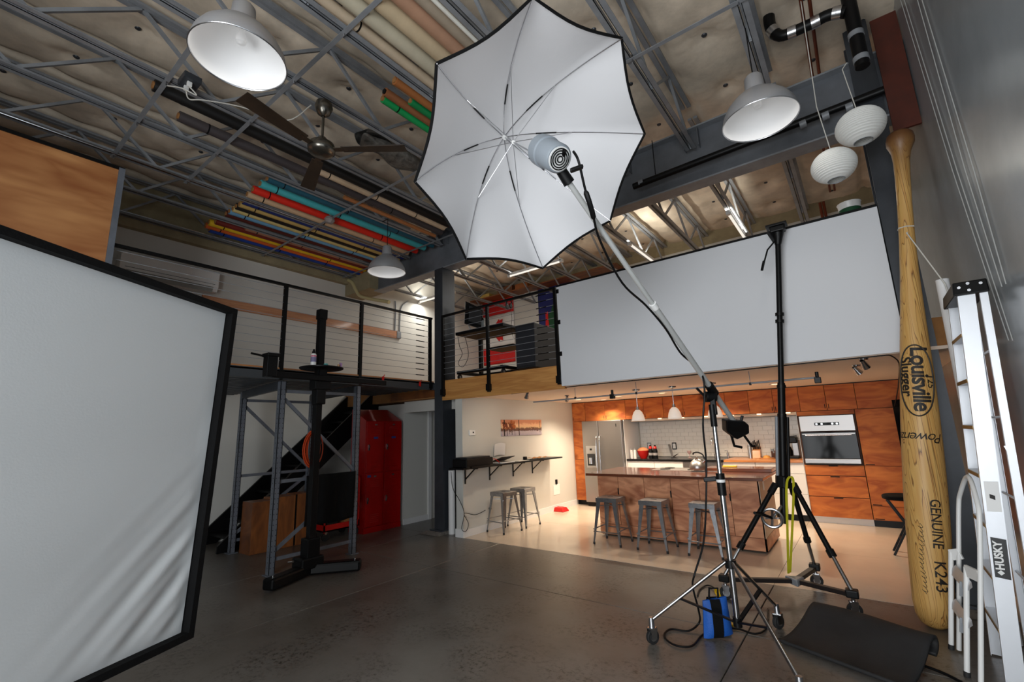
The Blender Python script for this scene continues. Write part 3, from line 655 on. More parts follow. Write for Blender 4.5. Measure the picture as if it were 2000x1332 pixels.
def bat_text(txt, size, h, arc, mode, name, shear=0, space=1.0, bold=0, sy=1.0):
    vs, fs = text_mesh(txt, size, shear, space, bold); out = MB()
    pts = []
    for v in vs:
        if mode == 'down': pts.append(bpt(h-v.x, arc+v.y*sy))        # reads downwards, letter tops to the right
        else: pts.append(bpt(h-v.y*sy, arc-v.x))                      # upside down across the barrel
    out.add(pts, fs); return out.build(name, 'ink', bat)
bat_text('Louisville', .155, 1.88, .018, 'down', 'brand_lettering', space=.92, bold=.004)
bat_text('Slugger', .11, 1.9, -.072, 'down', 'brand_lettering', bold=.003)
bat_text('125', .075, 1.86, .088, 'down', 'brand_lettering', bold=.001)
bat_text('Powerized', .105, 1.42, -.045, 'flip', 'script_lettering', shear=.35, space=.85)
bat_text('GENUINE', .085, .78, .052, 'down', 'lettering', sy=1.1, bold=.001)
bat_text('K243', .105, .40, .055, 'down', 'lettering', sy=1.0, bold=.001)
mb = MB(); ov = [bpt(1.87+.285*math.cos(t), -.005+.118*math.sin(t), .002) for t in [2*math.pi*k/48 for k in range(49)]]
mb.tube(ov, .0055, 6).build('oval_mark', 'ink', bat, True)
sig = []
for k in range(200):
    t = k/199; sig.append(bpt(.76-.5*t+.012*math.cos(t*95+1), -.045+.016*math.sin(t*95)*(.5+.5*abs(math.cos(t*13)))+.006*math.sin(t*9), .001))
MB().tube(sig, .0018, 5).build('signature', 'ink', bat)
# white string tied around the handle and running down
st = [bpt(3.18, .05*k-.1, .006) for k in range(5)]
tag(MB().tube(st+[bpt(3.12, .0, .008), Vector((.66, 4.86, 2.6)), Vector((.70, 4.8, 2.0)), Vector((.74, 4.75, 1.5))], .005, 6).build('tie_string', 'rope', None, True), 'white string tied around the handle of the giant bat', 'string')

# ---- aluminium step ladder leaning on the right wall
ld = thing('step_ladder', 'tall aluminium step ladder folded against the right wall', 'ladder', (.5, 4.3, 0))
yn, yf_ = 4.15, 4.58
def rail(xt, xb, zt, y, wdt, nm, ins=0):
    t_ = Vector((xt, y, zt)); b_ = Vector((xb, y+ins, 0.01)); d = (t_-b_).normalized(); sx_ = Vector((0, 1, 0)).cross(d)*-1
    mb = MB(); mb.bar(b_, t_, .003, wdt, Vector((1, 0, 0)))
    s_ = 1 if y < 4.3 else -1
    for e in (-1, 1): mb.bar(b_+Vector((e*wdt/2, s_*.012, 0)), t_+Vector((e*wdt/2, s_*.012, 0)), .025, .003, Vector((1, 0, 0)))
    return mb.build(nm, 'alu2', ld)
XT, XB = .655, .475
rail(XT, XB, 2.4, yn, .082, 'front_rail'); rail(XT, XB, 2.4, yf_, .082, 'front_rail')
rail(.735, .62, 2.4, yn-.005, .036, 'rear_rail'); rail(.735, .62, 2.4, yf_, .036, 'rear_rail')
for k in range(7):
    z = .3+.3*k; x = XB+(XT-XB)*z/2.4
    MB().box((x-.045, yn+.004, z-.022), (x+.04, yf_-.004, z+.004)).build('step', 'alu2', ld, bev=.002)
    MB().box((x-.047, yn+.01, z-.022), (x-.0455, yf_-.01, z)).build('step_edge', 'brass', ld)
for z in (.55, 1.05, 1.55, 1.98):
    x = .62+(.735-.62)*z/2.4; MB().cyl((x, yn, z), (x, yf_, z), .008, n=8).build('rear_brace', 'alu2', ld)
MB().hexa([(.585, yn-.03, 2.35), (.76, yn-.03, 2.35), (.76, yf_+.03, 2.35), (.585, yf_+.03, 2.35)], [(.595, yn-.02, 2.44), (.76, yn-.02, 2.44), (.76, yf_+.02, 2.44), (.595, yf_+.02, 2.44)]).build('top_cap', 'blackp', ld, bev=.008)
for x, z in ((.62, 2.4), (.665, 2.42), (.665, 2.375), (.725, 2.41)): MB().cyl((x, yn-.034, z), (x, yn-.025, z), .009, n=12).build('rivet', 'alu', ld, True)
MB().bar((.66, yn-.006, 1.36), (.70, yn-.006, 1.37), .004, .03, (0, 0, 1)).build('spreader', 'alu2', ld)
def lad(x, z, dy): return Vector((x+(XT-XB)*z/2.4+XB, yn-.003-dy, z))
mb = MB(); a, b_, c_, d_ = lad(-.032, .60, .002), lad(.036, .59, .002), lad(.036, .82, .002), lad(-.032, .83, .002)
mb.add([a, b_, c_, d_], [(0, 1, 2, 3)]); lb = mb.build('brand_label', 'label', ld)
vs, fs = text_mesh('HUSKY', .052, bold=.002)
MB().add([lad(-.004-v.y, .725+v.x, .004) for v in vs], fs).build('label_text', 'whitep', lb)
MB().add([lad(-.004, .612, .004), lad(.012, .627, .004), lad(-.004, .642, .004), lad(-.02, .627, .004)], [(0, 1, 2, 3)]).build('label_mark', 'whitep', lb)
MB().add([lad(-.03, .98, .002), lad(.034, .98, .002), lad(.034, 1.16, .002), lad(-.03, 1.16, .002)], [(0, 1, 2, 3)]).build('paper_label', 'whitep', ld)
MB().add([lad(-.012, 1.06, .004), lad(.012, 1.05, .004), lad(.012, 1.075, .004), lad(-.012, 1.085, .004)], [(0, 1, 2, 3)]).build('label_mark', 'ink', ld)

# ---- white folding step stool in front of the ladder
fs_ = thing('folding_step_stool', 'white tubular folding step stool leaning on the aluminium ladder', 'step stool', (.3, 4.2, 0))
A = fl(1889, 1322); Bp = fl(1917, 1345); Cq = fl(1858, 1268); Dq = fl(1878, 1275)
up = Vector((.165, .04, 1)).normalized()
def hoop(p, q, h, nm):
    p = Vector(p); q = Vector(q); s = (q-p); tt = p+up*h; t2 = q+up*h; m_ = (tt+t2)/2+up*s.length*.5
    pts = [p+Vector((0,0,.012)), p+up*(h*.5), tt, tt*.5+m_*.5+(tt-t2)*.14, m_, t2*.5+m_*.5+(t2-tt)*.14, t2, q+up*(h*.5), q+Vector((0,0,.012))]
    return MB().tube(smooth_path(pts, 5), .0135, 10).build(nm, 'whitep', fs_, True)
hoop(Bp, lerp(Dq, Cq, .2), .93, 'rear_hoop')
for p in (A, Cq): MB().cyl(p+Vector((0,0,.005)), p+up*.64, .0145, n=12).build('front_leg', 'whitep', fs_, True)
for z in (.30, .52):
    a, b_ = A+up*z, Cq+up*z; e = (Bp-A)*.5
    MB().add([a, b_, b_+e+Vector((0,0,.05)), a+e+Vector((0,0,.05)), a-up*.03, b_-up*.03, b_+e+Vector((0,0,.02)), a+e+Vector((0,0,.02))], [(0,1,2,3),(7,6,5,4),(0,4,5,1),(1,5,6,2),(2,6,7,3),(3,7,4,0)]).build('tread', 'alu2', fs_)
    MB().bar(a+(b_-a)*.3, a+(b_-a)*.3+up*-.09, .02, .012).build('hinge_link', 'steel', fs_)
for p in (A, Bp, Cq): MB().cyl(p, p+up*.03, .017, n=12).build('rubber_foot', 'rubber', fs_, True)
for p, q in ((A+up*.64, Bp+up*.64), (Cq+up*.64, Dq+up*.66)): MB().bar(p-up*.02, q-up*.02, .02, .07).build('pivot_plate', 'whitep', fs_, bev=.004)
# white paper tube in the corner
pt = on(1841, 545, 1, 4.9)
tag(MB().cyl((pt.x-.06, 4.88, .005), (pt.x, 4.93, pt.z), .042, n=24).build('paper_tube', 'white', None, True), 'tall white cardboard tube standing between the bat and the ladder', 'tube')
# ================================================================== LEFT SIDE: RACK, STAIRS, LOCKERS, RAILINGS
def holes(t, x, y, z0, z1, face):
    mb = MB(); z = z0
    while z < z1:
        if face == 'x': mb.box((x, y-.004, z), (x+.0012, y+.004, z+.010))
        else: mb.box((x-.004, y-.0012, z), (x+.004, y, z+.010))
        z += .06
    o = mb.build('slot_row', 'dark', t); o['kind'] = 'stuff'
RX = -5.84; YA, YBk = 2.84, 3.94
pr = thing('pallet_rack', 'grey perforated steel pallet rack frames holding up the mezzanine deck', 'rack', (RX, YA, 0))
M['rack'] = mat('blue_grey_rack', (112, 118, 128), .42, .35, var=.08)
def frame(x, ya, yb, zt):
    for y in (ya, yb):
        MB().box((x-.04, y-.035, .012), (x+.04, y-.028, zt)).box((x-.04, y+.028, .012), (x+.04, y+.035, zt)).box((x+.034, y-.035, .012), (x+.04, y+.035, zt)).build('upright', 'rack', pr)
        MB().box((x-.07, y-.06, .002), (x+.07, y+.06, .012)).build('foot_plate', 'rack', pr)
        for dx in (-.018, .018): holes(pr, x+.0402, y+dx, .08, zt-.05, 'x')
        holes(pr, x, y-.0352, .08, zt-.05, 'y')
    for z0, z1, a, b in ((2.17, 2.17, ya, yb), (2.08, 1.12, ya, yb), (1.06, 1.06, ya, yb), (.26, .98, ya, yb), (.17, .17, ya, yb)):
        MB().bar((x, a+.03, z0), (x, b-.03, z1), .03, .04).build('brace', 'rack', pr)
frame(RX, YA, YBk, 2.29); frame(-7.46, 3.06, 4.16, 2.29)
MB().bar((RX, YA+.0, 2.25), (-7.46, 3.05, 2.25), .045, .11).build('step_beam', 'steel_dk', pr)
MB().bar((RX, YBk, 2.25), (-7.46, 4.14, 2.25), .045, .11).build('step_beam', 'steel_dk', pr)

# railings
def railing(name, lab, p0, p1, posts, z0, zt, n, pz0):
    p0 = Vector(p0); p1 = Vector(p1); d = (p1-p0).normalized()
    t = thing(name, lab, 'railing', (p0.x, p0.y, z0))
    MB().bar(p0+Vector((0,0,zt)), p1+Vector((0,0,zt)), .045, .03).build('top_rail', 'blackm', t)
    for q in posts:
        p = p0+d*q
        MB().box((p.x-.022, p.y-.022, pz0), (p.x+.022, p.y+.022, zt)).build('post', 'blackm', t)
        MB().box((p.x-.035, p.y-.035, pz0+.02), (p.x+.035, p.y+.035, pz0+.12)).build('post_clamp', 'blackm', t)
    for k in range(n):
        z = z0+.09+(zt-z0-.14)*k/(n-1)
        MB().cyl(p0+Vector((0,0,z)), p1+Vector((0,0,z)), .0035, n=6, cap=False).build('cable', 'steel', t)
        q = p1-d*.35; MB().cyl(q+Vector((0,0,z)), q+d*.18+Vector((0,0,z)), .008, n=8).build('turnbuckle', 'blackm', t)
    return t
XRA = -5.80
railing('deck_railing', 'long black cable railing along the deck above the pallet rack', (XRA, -2.3, 0), (XRA, 5.36, 0), [.9, 2.0, 3.3, 5.09, 6.24, 7.62], ZF, 3.56, 11, 2.31)
railing('mezzanine_railing', 'short black cable railing in front of the mezzanine cart and flags', (-5.55, YE-.03, 0), (-3.24, YE-.03, 0), [.02, 1.02, 2.29], ZF, 3.56, 11, 2.18)
# plywood sheet guarding the deck railing
pg_ = thing('plywood_guard', 'knotty plywood sheet with a steel angle edge standing on the deck railing', 'panel', (XRA, .2, ZF))
B((XRA+.04, -1.6, 2.5), (XRA+.058, .97, 4.35)).build('sheet', 'ply', pg_)
MB().box((XRA+.03, .97, 2.5), (XRA+.08, 1.02, 4.37)).build('steel_angle', 'rack', pg_)
B((XRA+.03, -1.6, 4.35), (XRA+.07, 1.02, 4.385)).build('top_edge', 'blackm', pg_)
# stairs
stt = thing('staircase', 'black open staircase rising behind the lockers to the deck', 'stairs', (-7.95, 3.0, 0))
for x in (-8.42, -7.58):
    zf = lambda y: .862*(y-3.2)
    MB().prism([(x, 3.2-.28, .002), (x, 3.22, .002), (x, 5.6, zf(5.6)), (x, 5.6, zf(5.6)+.32), (x, 5.45, zf(5.6)+.32), (x, 2.92, .1)], (-.04, 0, 0)).build('stringer', 'blackm', stt)
for k in range(12):
    z = .17+k*.19; y = 3.02+z/.862
    MB().box((-8.42, y-.12, z-.03), (-7.62, y+.14, z)).build('tread', 'blackm', stt)
# red lockers
lk = thing('locker_unit', 'red two-tier metal lockers with a sloping top', 'locker', (-6.98, 5.15, 0))
LX, LB, L0, L1 = -6.77, -7.2, 4.77, 5.53
MB().box((LB, L0, 0.002), (LX-.02, L1, 1.83)).build('body', 'red', lk)
MB().prism([(LX-.0, L0, 1.83), (LB, L0, 1.83), (LB, L0, 2.05)], (0, L1-L0, 0)).build('sloped_top', 'red', lk)
MB().box((LX-.02, L0, 0.002), (LX-.006, L1, .09)).build('kick_plate', 'red', lk)
for c in range(2):
    for r in range(2):
        y0 = L0+.012+c*.376; y1 = y0+.362; z0 = .1+r*.865; z1 = z0+.85
        d = MB().box((LX-.018, y0, z0), (LX, y1, z1)).build('door', 'red', lk, bev=.004)
        for zz in (z0+.12, z1-.16):
            for k in range(5):
                MB().prism([(LX, y0+.09, zz-.06+k*.03), (LX+.006, y0+.09, zz-.06+k*.03), (LX, y0+.09, zz-.045+k*.03)], (0, .18, 0)).build('vent_louver', 'red', d)
        hz = z0+.42
        MB().box((LX, y0+.03, hz-.05), (LX+.012, y0+.055, hz+.05)).box((LX+.01, y0+.03, hz-.01), (LX+.03, y0+.05, hz+.035)).build('handle', 'chrome', d, bev=.003)
        MB().box((LX, y0+.16, z1-.06), (LX+.003, y0+.21, z1-.035)).build('number_plate', 'alu', d)
        if (c, r) != (1, 0): MB().box((LX, y0+(.14 if r else .03), z1-(.29 if r else .06)), (LX+.002, y0+(.23 if r else .1), z1-(.255 if r else .02))).build('tag', 'bluetape', d)
# red tool cart
tc_ = thing('tool_cart', 'red rolling tool cart with drawers parked beside the lockers', 'tool cart', (-7.1, 4.45, 0))
cx0, cx1, cy0, cy1 = -7.3, -6.86, 4.12, 4.74
for y in (cy0, cy1-.02):
    for x in (cx0, cx1-.02): MB().box((x, y, .13), (x+.02, y+.02, .9)).build('post', 'redb', tc_)
MB().box((cx0, cy0, .14), (cx1, cy1, .16)).box((cx1-.012, cy0, .14), (cx1, cy1, .24)).box((cx0, cy0, .14), (cx1, cy0+.012, .24)).build('bottom_tray', 'redb', tc_)
MB().box((cx0, cy0+.02, .5), (cx1-.02, cy1, .93)).build('chest', 'redb', tc_, bev=.006)
for k, (z0, z1) in enumerate(((.51, .64), (.66, .74), (.75, .83), (.84, .91))):
    d = MB().box((cx1-.02, cy0+.04, z0), (cx1-.004, cy1-.02, z1)).build('drawer', 'redb', tc_, bev=.003)
    MB().box((cx1-.004, cy0+.06, z1-.018), (cx1+.006, cy1-.04, z1-.006)).build('pull', 'alu', d)
for x in (cx0+.04, cx1-.04):
    for y in (cy0+.05, cy1-.05): MB().cyl((x-.015, y, .06), (x+.015, y, .06), .058, n=18).build('wheel', 'rubber', tc_, True); MB().box((x-.02, y-.02, .1), (x+.02, y+.02, .14)).build('caster_fork', 'chrome', tc_)
tag(B((-7.12, 4.5, .162), (-6.92, 4.68, .36)).build('cardboard_box', 'card', None), 'small brown cardboard box on the bottom tray of the red tool cart', 'box')
tag(MB().prism([(-6.9, 4.2, .162), (-7.05, 4.2, .162), (-7.1, 4.2, .3), (-6.95, 4.2, .34)], (0, .2, 0)).build('tool_case', 'blackp', None, bev=.01), 'black tool case on the bottom tray of the red tool cart', 'case')
# crates
for k, (y0, y1, z, lab) in enumerate(((3.13, 3.42, .70, 'speckled plywood crate beside the far rack frame'), (3.425, 3.75, .73, 'plain orange plywood crate between two other crates'), (3.77, 4.02, .74, 'plywood crate with paint spots next to the tool cart'))):
    t = thing('plywood_crate', lab, 'crate', (-7.2, (y0+y1)/2, 0), 'crates under the deck')
    MB().box((-7.38, y0, .002), (-7.062, y1, z)).build('body', 'crate', t)
    MB().box((-7.062, y0+.005, .01), (-7.05, y1-.005, z-.005)).build('front_panel', 'crate', t, bev=.002)
    if k == 2: MB().box((-7.058, y0-.018, .01), (-7.048, y0-.003, z)).build('edge_strip', 'blackm', t)
# black cloth hung on the lower brace of the rack
bc = MB().grid(lambda a, b: (RX+.062+.012*math.sin(a*14+b*3)-.008*math.sin(a*31), 3.20+.70*a, 1.10-(.62)*b+.01*math.sin(a*8)*b), 30, 14)
tag(bc.build('black_cloth', 'black', None, 'all', solid=.012), 'black cloth hanging from the brace of the pallet rack behind the studio stand', 'cloth')
# ---- studio camera stand
ss = thing('studio_stand', 'tall black studio camera stand with a horizontal arm and round tray', 'camera stand', (-5.4, 3.08, 0))
X, Y = -5.4, 3.08
MB().box((X-.042, Y-.042, .1), (X+.042, Y+.042, 3.1)).build('column', 'blackm', ss, bev=.006)
MB().box((X-.052, Y-.052, 3.07), (X+.052, Y+.052, 3.2)).build('column_cap', 'blackm', ss, bev=.006)
MB().box((X-.08, Y-.08, .16), (X+.08, Y+.08, .42)).build('column_socket', 'blackm', ss, bev=.01)
MB().box((X-.13, Y-.15, .09), (X+.1, Y+.13, .22)).build('base_block', 'blackm', ss, bev=.02)
for ex, ey in ((-5.22, 2.52), (-5.03, 3.52)):
    e = Vector((ex, ey, .075)); c0 = Vector((X-.02, Y, .075)); d = (e-c0).normalized()
    MB().bar(c0, e, .15, .12).build('base_leg', 'blackm', ss, bev=.025)
    p = e-d*.07; MB().cyl((p.x, p.y, .134), (p.x, p.y, .15), .014, n=10).build('leg_bolt', 'chrome', ss, True)
MB().cyl((X-.1, Y-.2, .18), (X+.0, Y-.2, .2), .012, n=8).build('brake_lever', 'chrome', ss, True)
MB().box((X-.06, Y-.09, 2.16), (X+.08, Y+.13, 2.34)).build('carriage', 'blackp', ss, bev=.012)
MB().box((X-.05, Y-.06, 1.98), (X+.07, Y+.07, 2.17)).build('carriage_lock', 'blackp', ss, bev=.012)
MB().bar((X+.09, Y-.62, 2.3), (X+.09, Y+.95, 2.3), .06, .07).build('horizontal_arm', 'blackm', ss, bev=.008)
MB().box((X+.02, Y-.7, 2.27), (X+.13, Y-.58, 2.52)).box((X+.0, Y-.71, 2.5), (X+.15, Y-.57, 2.54)).build('camera_plate', 'blackp', ss, bev=.008)
MB().tube([(X+.08, Y-.7, 2.5), (X+.08, Y-.86, 2.52)], .012).build('camera_handle', 'blackp', ss, True)
MB().lathe([(.001, 0), (.25, 0), (.262, .008), (.262, .02), (.25, .016), (.001, .012)], (X+.02, Y+.02, 2.42), (0, 0, 1), 36).build('round_tray', 'blackp', ss, True)
MB().box((X-.03, Y-.03, 2.33), (X+.07, Y+.07, 2.42)).build('tray_bracket', 'blackp', ss)
TZ = 2.441
def on_tray(px_, py_): 
    q = on(px_, py_, 2, TZ); return q
cq = Vector((X+.12, Y-.15, TZ)); 
sp_ = thing('spray_can', 'white spray can with a black nozzle on the studio stand tray', 'spray can', cq)
MB().lathe([(.001, 0), (.032, 0), (.033, .01), (.033, .13), (.024, .15), (.001, .15)], cq, n=24).build('can', 'whitep', sp_, True)
MB().lathe([(.001, .148), (.021, .148), (.021, .17), (.013, .19), (.012, .205), (.001, .208)], cq, n=20).build('nozzle', 'blackp', sp_, True)
MB().lathe([(.0335, .045), (.0335, .105)], cq, n=24).build('print_band', colmat((120, 116, 150)), sp_, True)
MB().lathe([(.0337, .11), (.0337, .124)], cq, n=24).build('print_band', colmat((196, 70, 110)), sp_, True)
cq = Vector((X+.15, Y+.0, TZ)); tj = thing('tin_jar', 'small teal tin on the studio stand tray', 'jar', cq)
MB().lathe([(.001, 0), (.028, 0), (.03, .02), (.022, .028), (.001, .03)], cq, n=20).build('body', colmat((70, 150, 150)), tj, True); MB().lathe([(.001, .03), (.024, .03), (.024, .038), (.001, .038)], cq, n=20).build('lid', colmat((120, 190, 186)), tj, True)
for k, (dx, dy, cc, lab) in enumerate(((.14, .07, (214, 214, 210), 'white cap on the studio stand tray'), (.15, .12, (200, 200, 196), 'pale grey cap next to the white cap on the tray'))):
    q = Vector((X+dx, Y+dy, TZ)); tag(MB().lathe([(.001, 0), (.016, 0), (.016, .018), (.012, .022), (.001, .022)], q, n=16).build('bottle_cap', colmat(cc), None, True), lab, 'cap')
for k, (dy, cc, lab) in enumerate(((.2, (214, 168, 130), 'tan sticky note pad standing on the tray'), (.225, (178, 140, 190), 'lilac sticky note pad standing on the tray'))):
    q = Vector((X+.1, Y+dy, TZ)); tag(MB().prism([q+Vector((0, -.018, 0)), q+Vector((0, .018, 0)), q+Vector((0, .026, .05+.02*k)), q+Vector((0, -.01, .055+.02*k))], (.012, 0, 0)).build('note_pad', colmat(cc), None), lab, 'note pad')
# orange cable coil on the stand column
cc_ = thing('cable_coil', 'orange extension cable coil hung on the studio stand column', 'cable', (X-.05, Y, 1.3))
for k in range(8):
    pts = []
    for i in range(25):
        t = 2*math.pi*i/24; pts.append((X-.052-.006*k, Y+(.13-.013*k)*math.sin(t)+.015*math.sin(k*1.7), 1.45+(.2+.012*math.cos(k*1.9))*math.cos(t)-.02*abs(math.sin(t/2))))
    MB().tube(pts, .006, 6, False).build('loop', 'orange', cc_, True)
# mezzanine left wall: air conditioner, board, pipes
ac = thing('air_conditioner', 'white wall-mounted air conditioner above the deck railing', 'air conditioner', (-8.4, 2.2, 4.05))
MB().prism([(-8.498, 1.56, 4.02), (-8.32, 1.56, 4.02), (-8.27, 1.56, 4.1), (-8.26, 1.56, 4.33), (-8.3, 1.56, 4.37), (-8.498, 1.56, 4.37)], (0, 1.3, 0)).build('body', 'whitep', ac, bev=.01)
MB().prism([(-8.318, 1.64, 4.012), (-8.268, 1.64, 4.09), (-8.262, 1.64, 4.085), (-8.31, 1.64, 4.004)], (0, 1.14, 0)).build('louver', mat('ac_louver', (150, 152, 148), .5), ac)
MB().box((-8.262, 1.62, 4.13), (-8.257, 2.8, 4.135)).build('seam', 'steel_dk', ac)
tag(B((XL, 2.7, 3.82), (XL+.04, 6.78, 3.99)).build('wall_board', 'board', None), 'long pine board screwed along the left wall above the deck', 'board')
dp = [(-7.95, 5.28, 4.72), (-7.95, 5.32, 4.6), (-7.9, 5.34, 4.25), (-7.6, 5.33, 4.1), (-7.0, 5.33, 4.06), (-6.9, 5.33, 4.07)]
dpx = [on(x_, y_, 1, 5.34) for x_, y_ in ((668, 545), (686, 550), (696, 568), (708, 580), (760, 590))]
tag(MB().tube(smooth_path(dpx, 4), .035, 10).build('drain_pipe', 'cream', None, True), 'cream drain pipe bending under the end of the steel beam', 'pipe')
for xa, lab in ((772, 'thin grey conduit with an outlet box at the end of the pine board'), (781, 'thin bent grey conduit beside the outlet box')):
    pts = [on(xa+(0 if xa < 775 else 16), 588, 0, XL+.02), on(xa+(1 if xa < 775 else 3), 600, 0, XL+.02), on(xa, 625, 0, XL+.02), on(xa-1, 652, 0, XL+.02)]
    t = thing('conduit', lab, 'conduit', pts[-1]); MB().tube(smooth_path(pts, 4), .014, 8).build('tube', 'steel', t, True)
    if xa < 775:
        q = on(777, 655, 0, XL); MB().box((XL, q.y-.06, q.z-.08), (XL+.05, q.y+.06, q.z+.08)).build('outlet_box', 'steel', t, bev=.005)
# white roll standing beside the kitchen partition
q = fl(883, 1043); tag(MB().cyl((q.x, q.y, .003), (q.x, q.y, .98), .055, n=20).build('paper_roll', 'white', None, True), 'white paper roll standing at the end of the kitchen partition', 'paper roll')
# red clips with wire under the deck edge
for k, (a, b) in enumerate(((748, 742), (820, 752))):
    q = on(a, b-4, 0, -5.76); t = thing('clamp', 'small red spring clamp hanging under the deck edge', 'clamp', q, 'red clamps on the deck edge')
    MB().prism([q+Vector((0, -.02, .02)), q+Vector((0, .02, .02)), q+Vector((0, .01, -.06)), q+Vector((0, -.025, -.05))], (.015, 0, 0)).build('jaw', 'redb', t, bev=.003)
    MB().tube([q+Vector((0, .01, .02)), q+Vector((0, .03, .05))], .006).build('handle', 'redb', t, True)
# ================================================================== KITCHEN
YC = 8.92; KT = 2.15; UB = 1.735
def kx(px_, py_=770, y=YC): return on(px_, py_, 1, y).x
# tall pantry column left of the refrigerator
xF0, xF1 = kx(1142, 850), kx(1222, 850)
def cab_unit(name, lab, x0, x1, z0, z1, y0=YC, depth=.78, doors=None, mt='cab', grp=None, handle=None):
    t = thing(name, lab, 'cabinet', ((x0+x1)/2, y0+.3, z0), grp)
    MB().box((x0+.002, y0+.02, z0), (x1-.002, min(y0+depth, YB-.003), z1)).build('body', 'seam' if mt == 'cab' else ('grout' if mt == 'white' else mt), t)
    for (a, b, c, d) in (doors or [(x0, x1, z0, z1)]):
        dr = MB().box((a+.003, y0, c+.003), (b-.003, y0+.02, d-.003)).build('door', mt, t, bev=.0015, seg=1)
        if handle == 'right': MB().box((b-.03, y0-.002, c+.03), (b-.02, y0, c+.1)).build('finger_pull', 'dark', dr)
        elif handle == 'left': MB().box((a+.02, y0-.002, c+.03), (a+.03, y0, c+.1)).build('finger_pull', 'dark', dr)
        elif handle == 'top': MB().box(((a+b)/2-.05, y0-.002, d-.025), ((a+b)/2+.05, y0, d-.008)).build('finger_pull', 'dark', dr)
        elif handle == 'side': MB().box((a+.02, y0-.002, c+.012), (a+.13, y0, c+.025)).build('finger_pull', 'dark', dr)
    return t
x5 = -5.137
cab_unit('pantry_cabinet', 'tall cherry plywood pantry cabinet left of the refrigerator', x5, xF0-.01, .1, UB, doors=[(x5, xF0-.01, .1, .93), (x5, xF0-.01, .93, UB)])
MB_ = B((x5, YC+.06, 0.002), (xF0-.01, YB-.01, .1)); tag(MB_.build('toe_kick', 'blackm', None), 'black toe kick under the pantry cabinet', 'toe kick')
edges = [1112, 1141, 1179, 1219, 1254, 1292, 1330, 1371, 1412, 1457, 1504, 1554, 1605, 1663, 1740]
ex = [x5]+[kx(e, 783-(e-1112)*.095) for e in edges[1:]]
ex[-1] = XR-.004
labs = ['cherry upper cabinet above the pantry beside the white wall', 'cherry upper cabinet above the freezer door', 'cherry upper cabinet above the refrigerator door', 'cherry upper cabinet just right of the refrigerator', 'cherry upper cabinet above the red bowl', 'cherry upper cabinet with a dark diagonal grain patch', 'cherry upper cabinet right of the diagonal grain patch', 'cherry upper cabinet above the sink tap', 'cherry upper cabinet above the end of the sink counter', 'cherry upper cabinet above the knife block', 'cherry upper cabinet above the coffee maker', 'cherry upper cabinet above the left half of the oven', 'cherry upper cabinet above the right half of the oven', 'cherry upper cabinet above the tall right-hand cupboard']
for i in range(14):
    deep = .6
    cab_unit('upper_cabinet', labs[i], ex[i], ex[i+1], UB, KT-.012, depth=.78 if i < 3 or i > 10 else .45, handle='right' if i % 2 else 'left', grp='row of upper kitchen cabinets')
tag(B((ex[0], YC+.02, KT-.012), (ex[-1], YC+.05, KT-.001)).build('gap_strip', 'blackm', None), 'thin black gap strip between upper cabinets and ceiling', 'trim strip')  # black strip set in the gap above the upper cabinets
# under-cabinet light rail
ur = thing('light_rail', 'pale rail with puck lights under the upper cabinets', 'light rail', (-2.4, YC+.3, UB-.04))
B((ex[3]+.0, YC+.24, UB-.045), (ex[11]-.012, YC+.27, UB-.001)).build('rail', 'kceil', ur)
for k in range(7):
    x = ex[3]+.2+k*(ex[11]-ex[3]-.4)/6; MB().cyl((x, YC+.15, UB-.02), (x, YC+.15, UB-.001), .035, n=16).build('puck_light', 'warmglow', ur, True)
area('undercabinet_light', (-2.3, YC+.35, UB-.06), (0, 0, 0), 2.7, .2, 3.2, (1, .86, .68))
# refrigerator
fg = thing('refrigerator', 'stainless side-by-side refrigerator with ice dispenser', 'refrigerator', ((xF0+xF1)/2, 9.4, 0))
FY = YC-.12; xs_ = xF0+(xF1-xF0)*.41
MB().box((xF0+.006, FY+.08, .03), (xF1-.03, YB-.02, 1.735)).build('body', 'darkbox', fg)
for a, b in ((xF0+.006, xs_-.003), (xs_+.003, xF1-.03)):
    d = MB().box((a, FY, .09), (b, FY+.075, 1.735)).build('door', 'stain', fg, bev=.012, seg=3)
    hx_ = b-.035 if a < xs_-.1 else a+.035
    MB().tube(smooth_path([(hx_, FY+.005, .38), (hx_, FY-.05, .44), (hx_, FY-.06, .9), (hx_, FY-.05, 1.36), (hx_, FY+.005, 1.42)], 5), .012, 10).build('handle', 'chrome', d, True)
    if a < xs_-.1:
        MB().box((a+.07, FY-.006, .78), (a+.30, FY+.002, 1.22)).build('dispenser_panel', 'alu', d, bev=.004)
        MB().box((a+.095, FY-.009, .82), (a+.275, FY-.004, 1.06)).build('dispenser_recess', 'darkbox', d, bev=.004)
        MB().cyl((a+.185, FY-.02, .86), (a+.185, FY-.02, .98), .045, n=16).build('dispenser_cup', 'alu', d, True)
        MB().box((a+.16, FY-.009, 1.13), (a+.21, FY-.004, 1.17)).build('display', 'dark', d)
    else: MB().box((b-.12, FY-.004, 1.6), (b-.105, FY, 1.66)).build('badge', 'dark', d)
MB().box((xF0+.02, FY+.06, .005), (xF1-.04, FY+.2, .09)).build('kick_grille', 'blackp', fg)
B((xF1-.03, YC-.02, 0.002), (xF1-.012, YB-.003, UB-.003)).build('side_panel', 'white', fg)
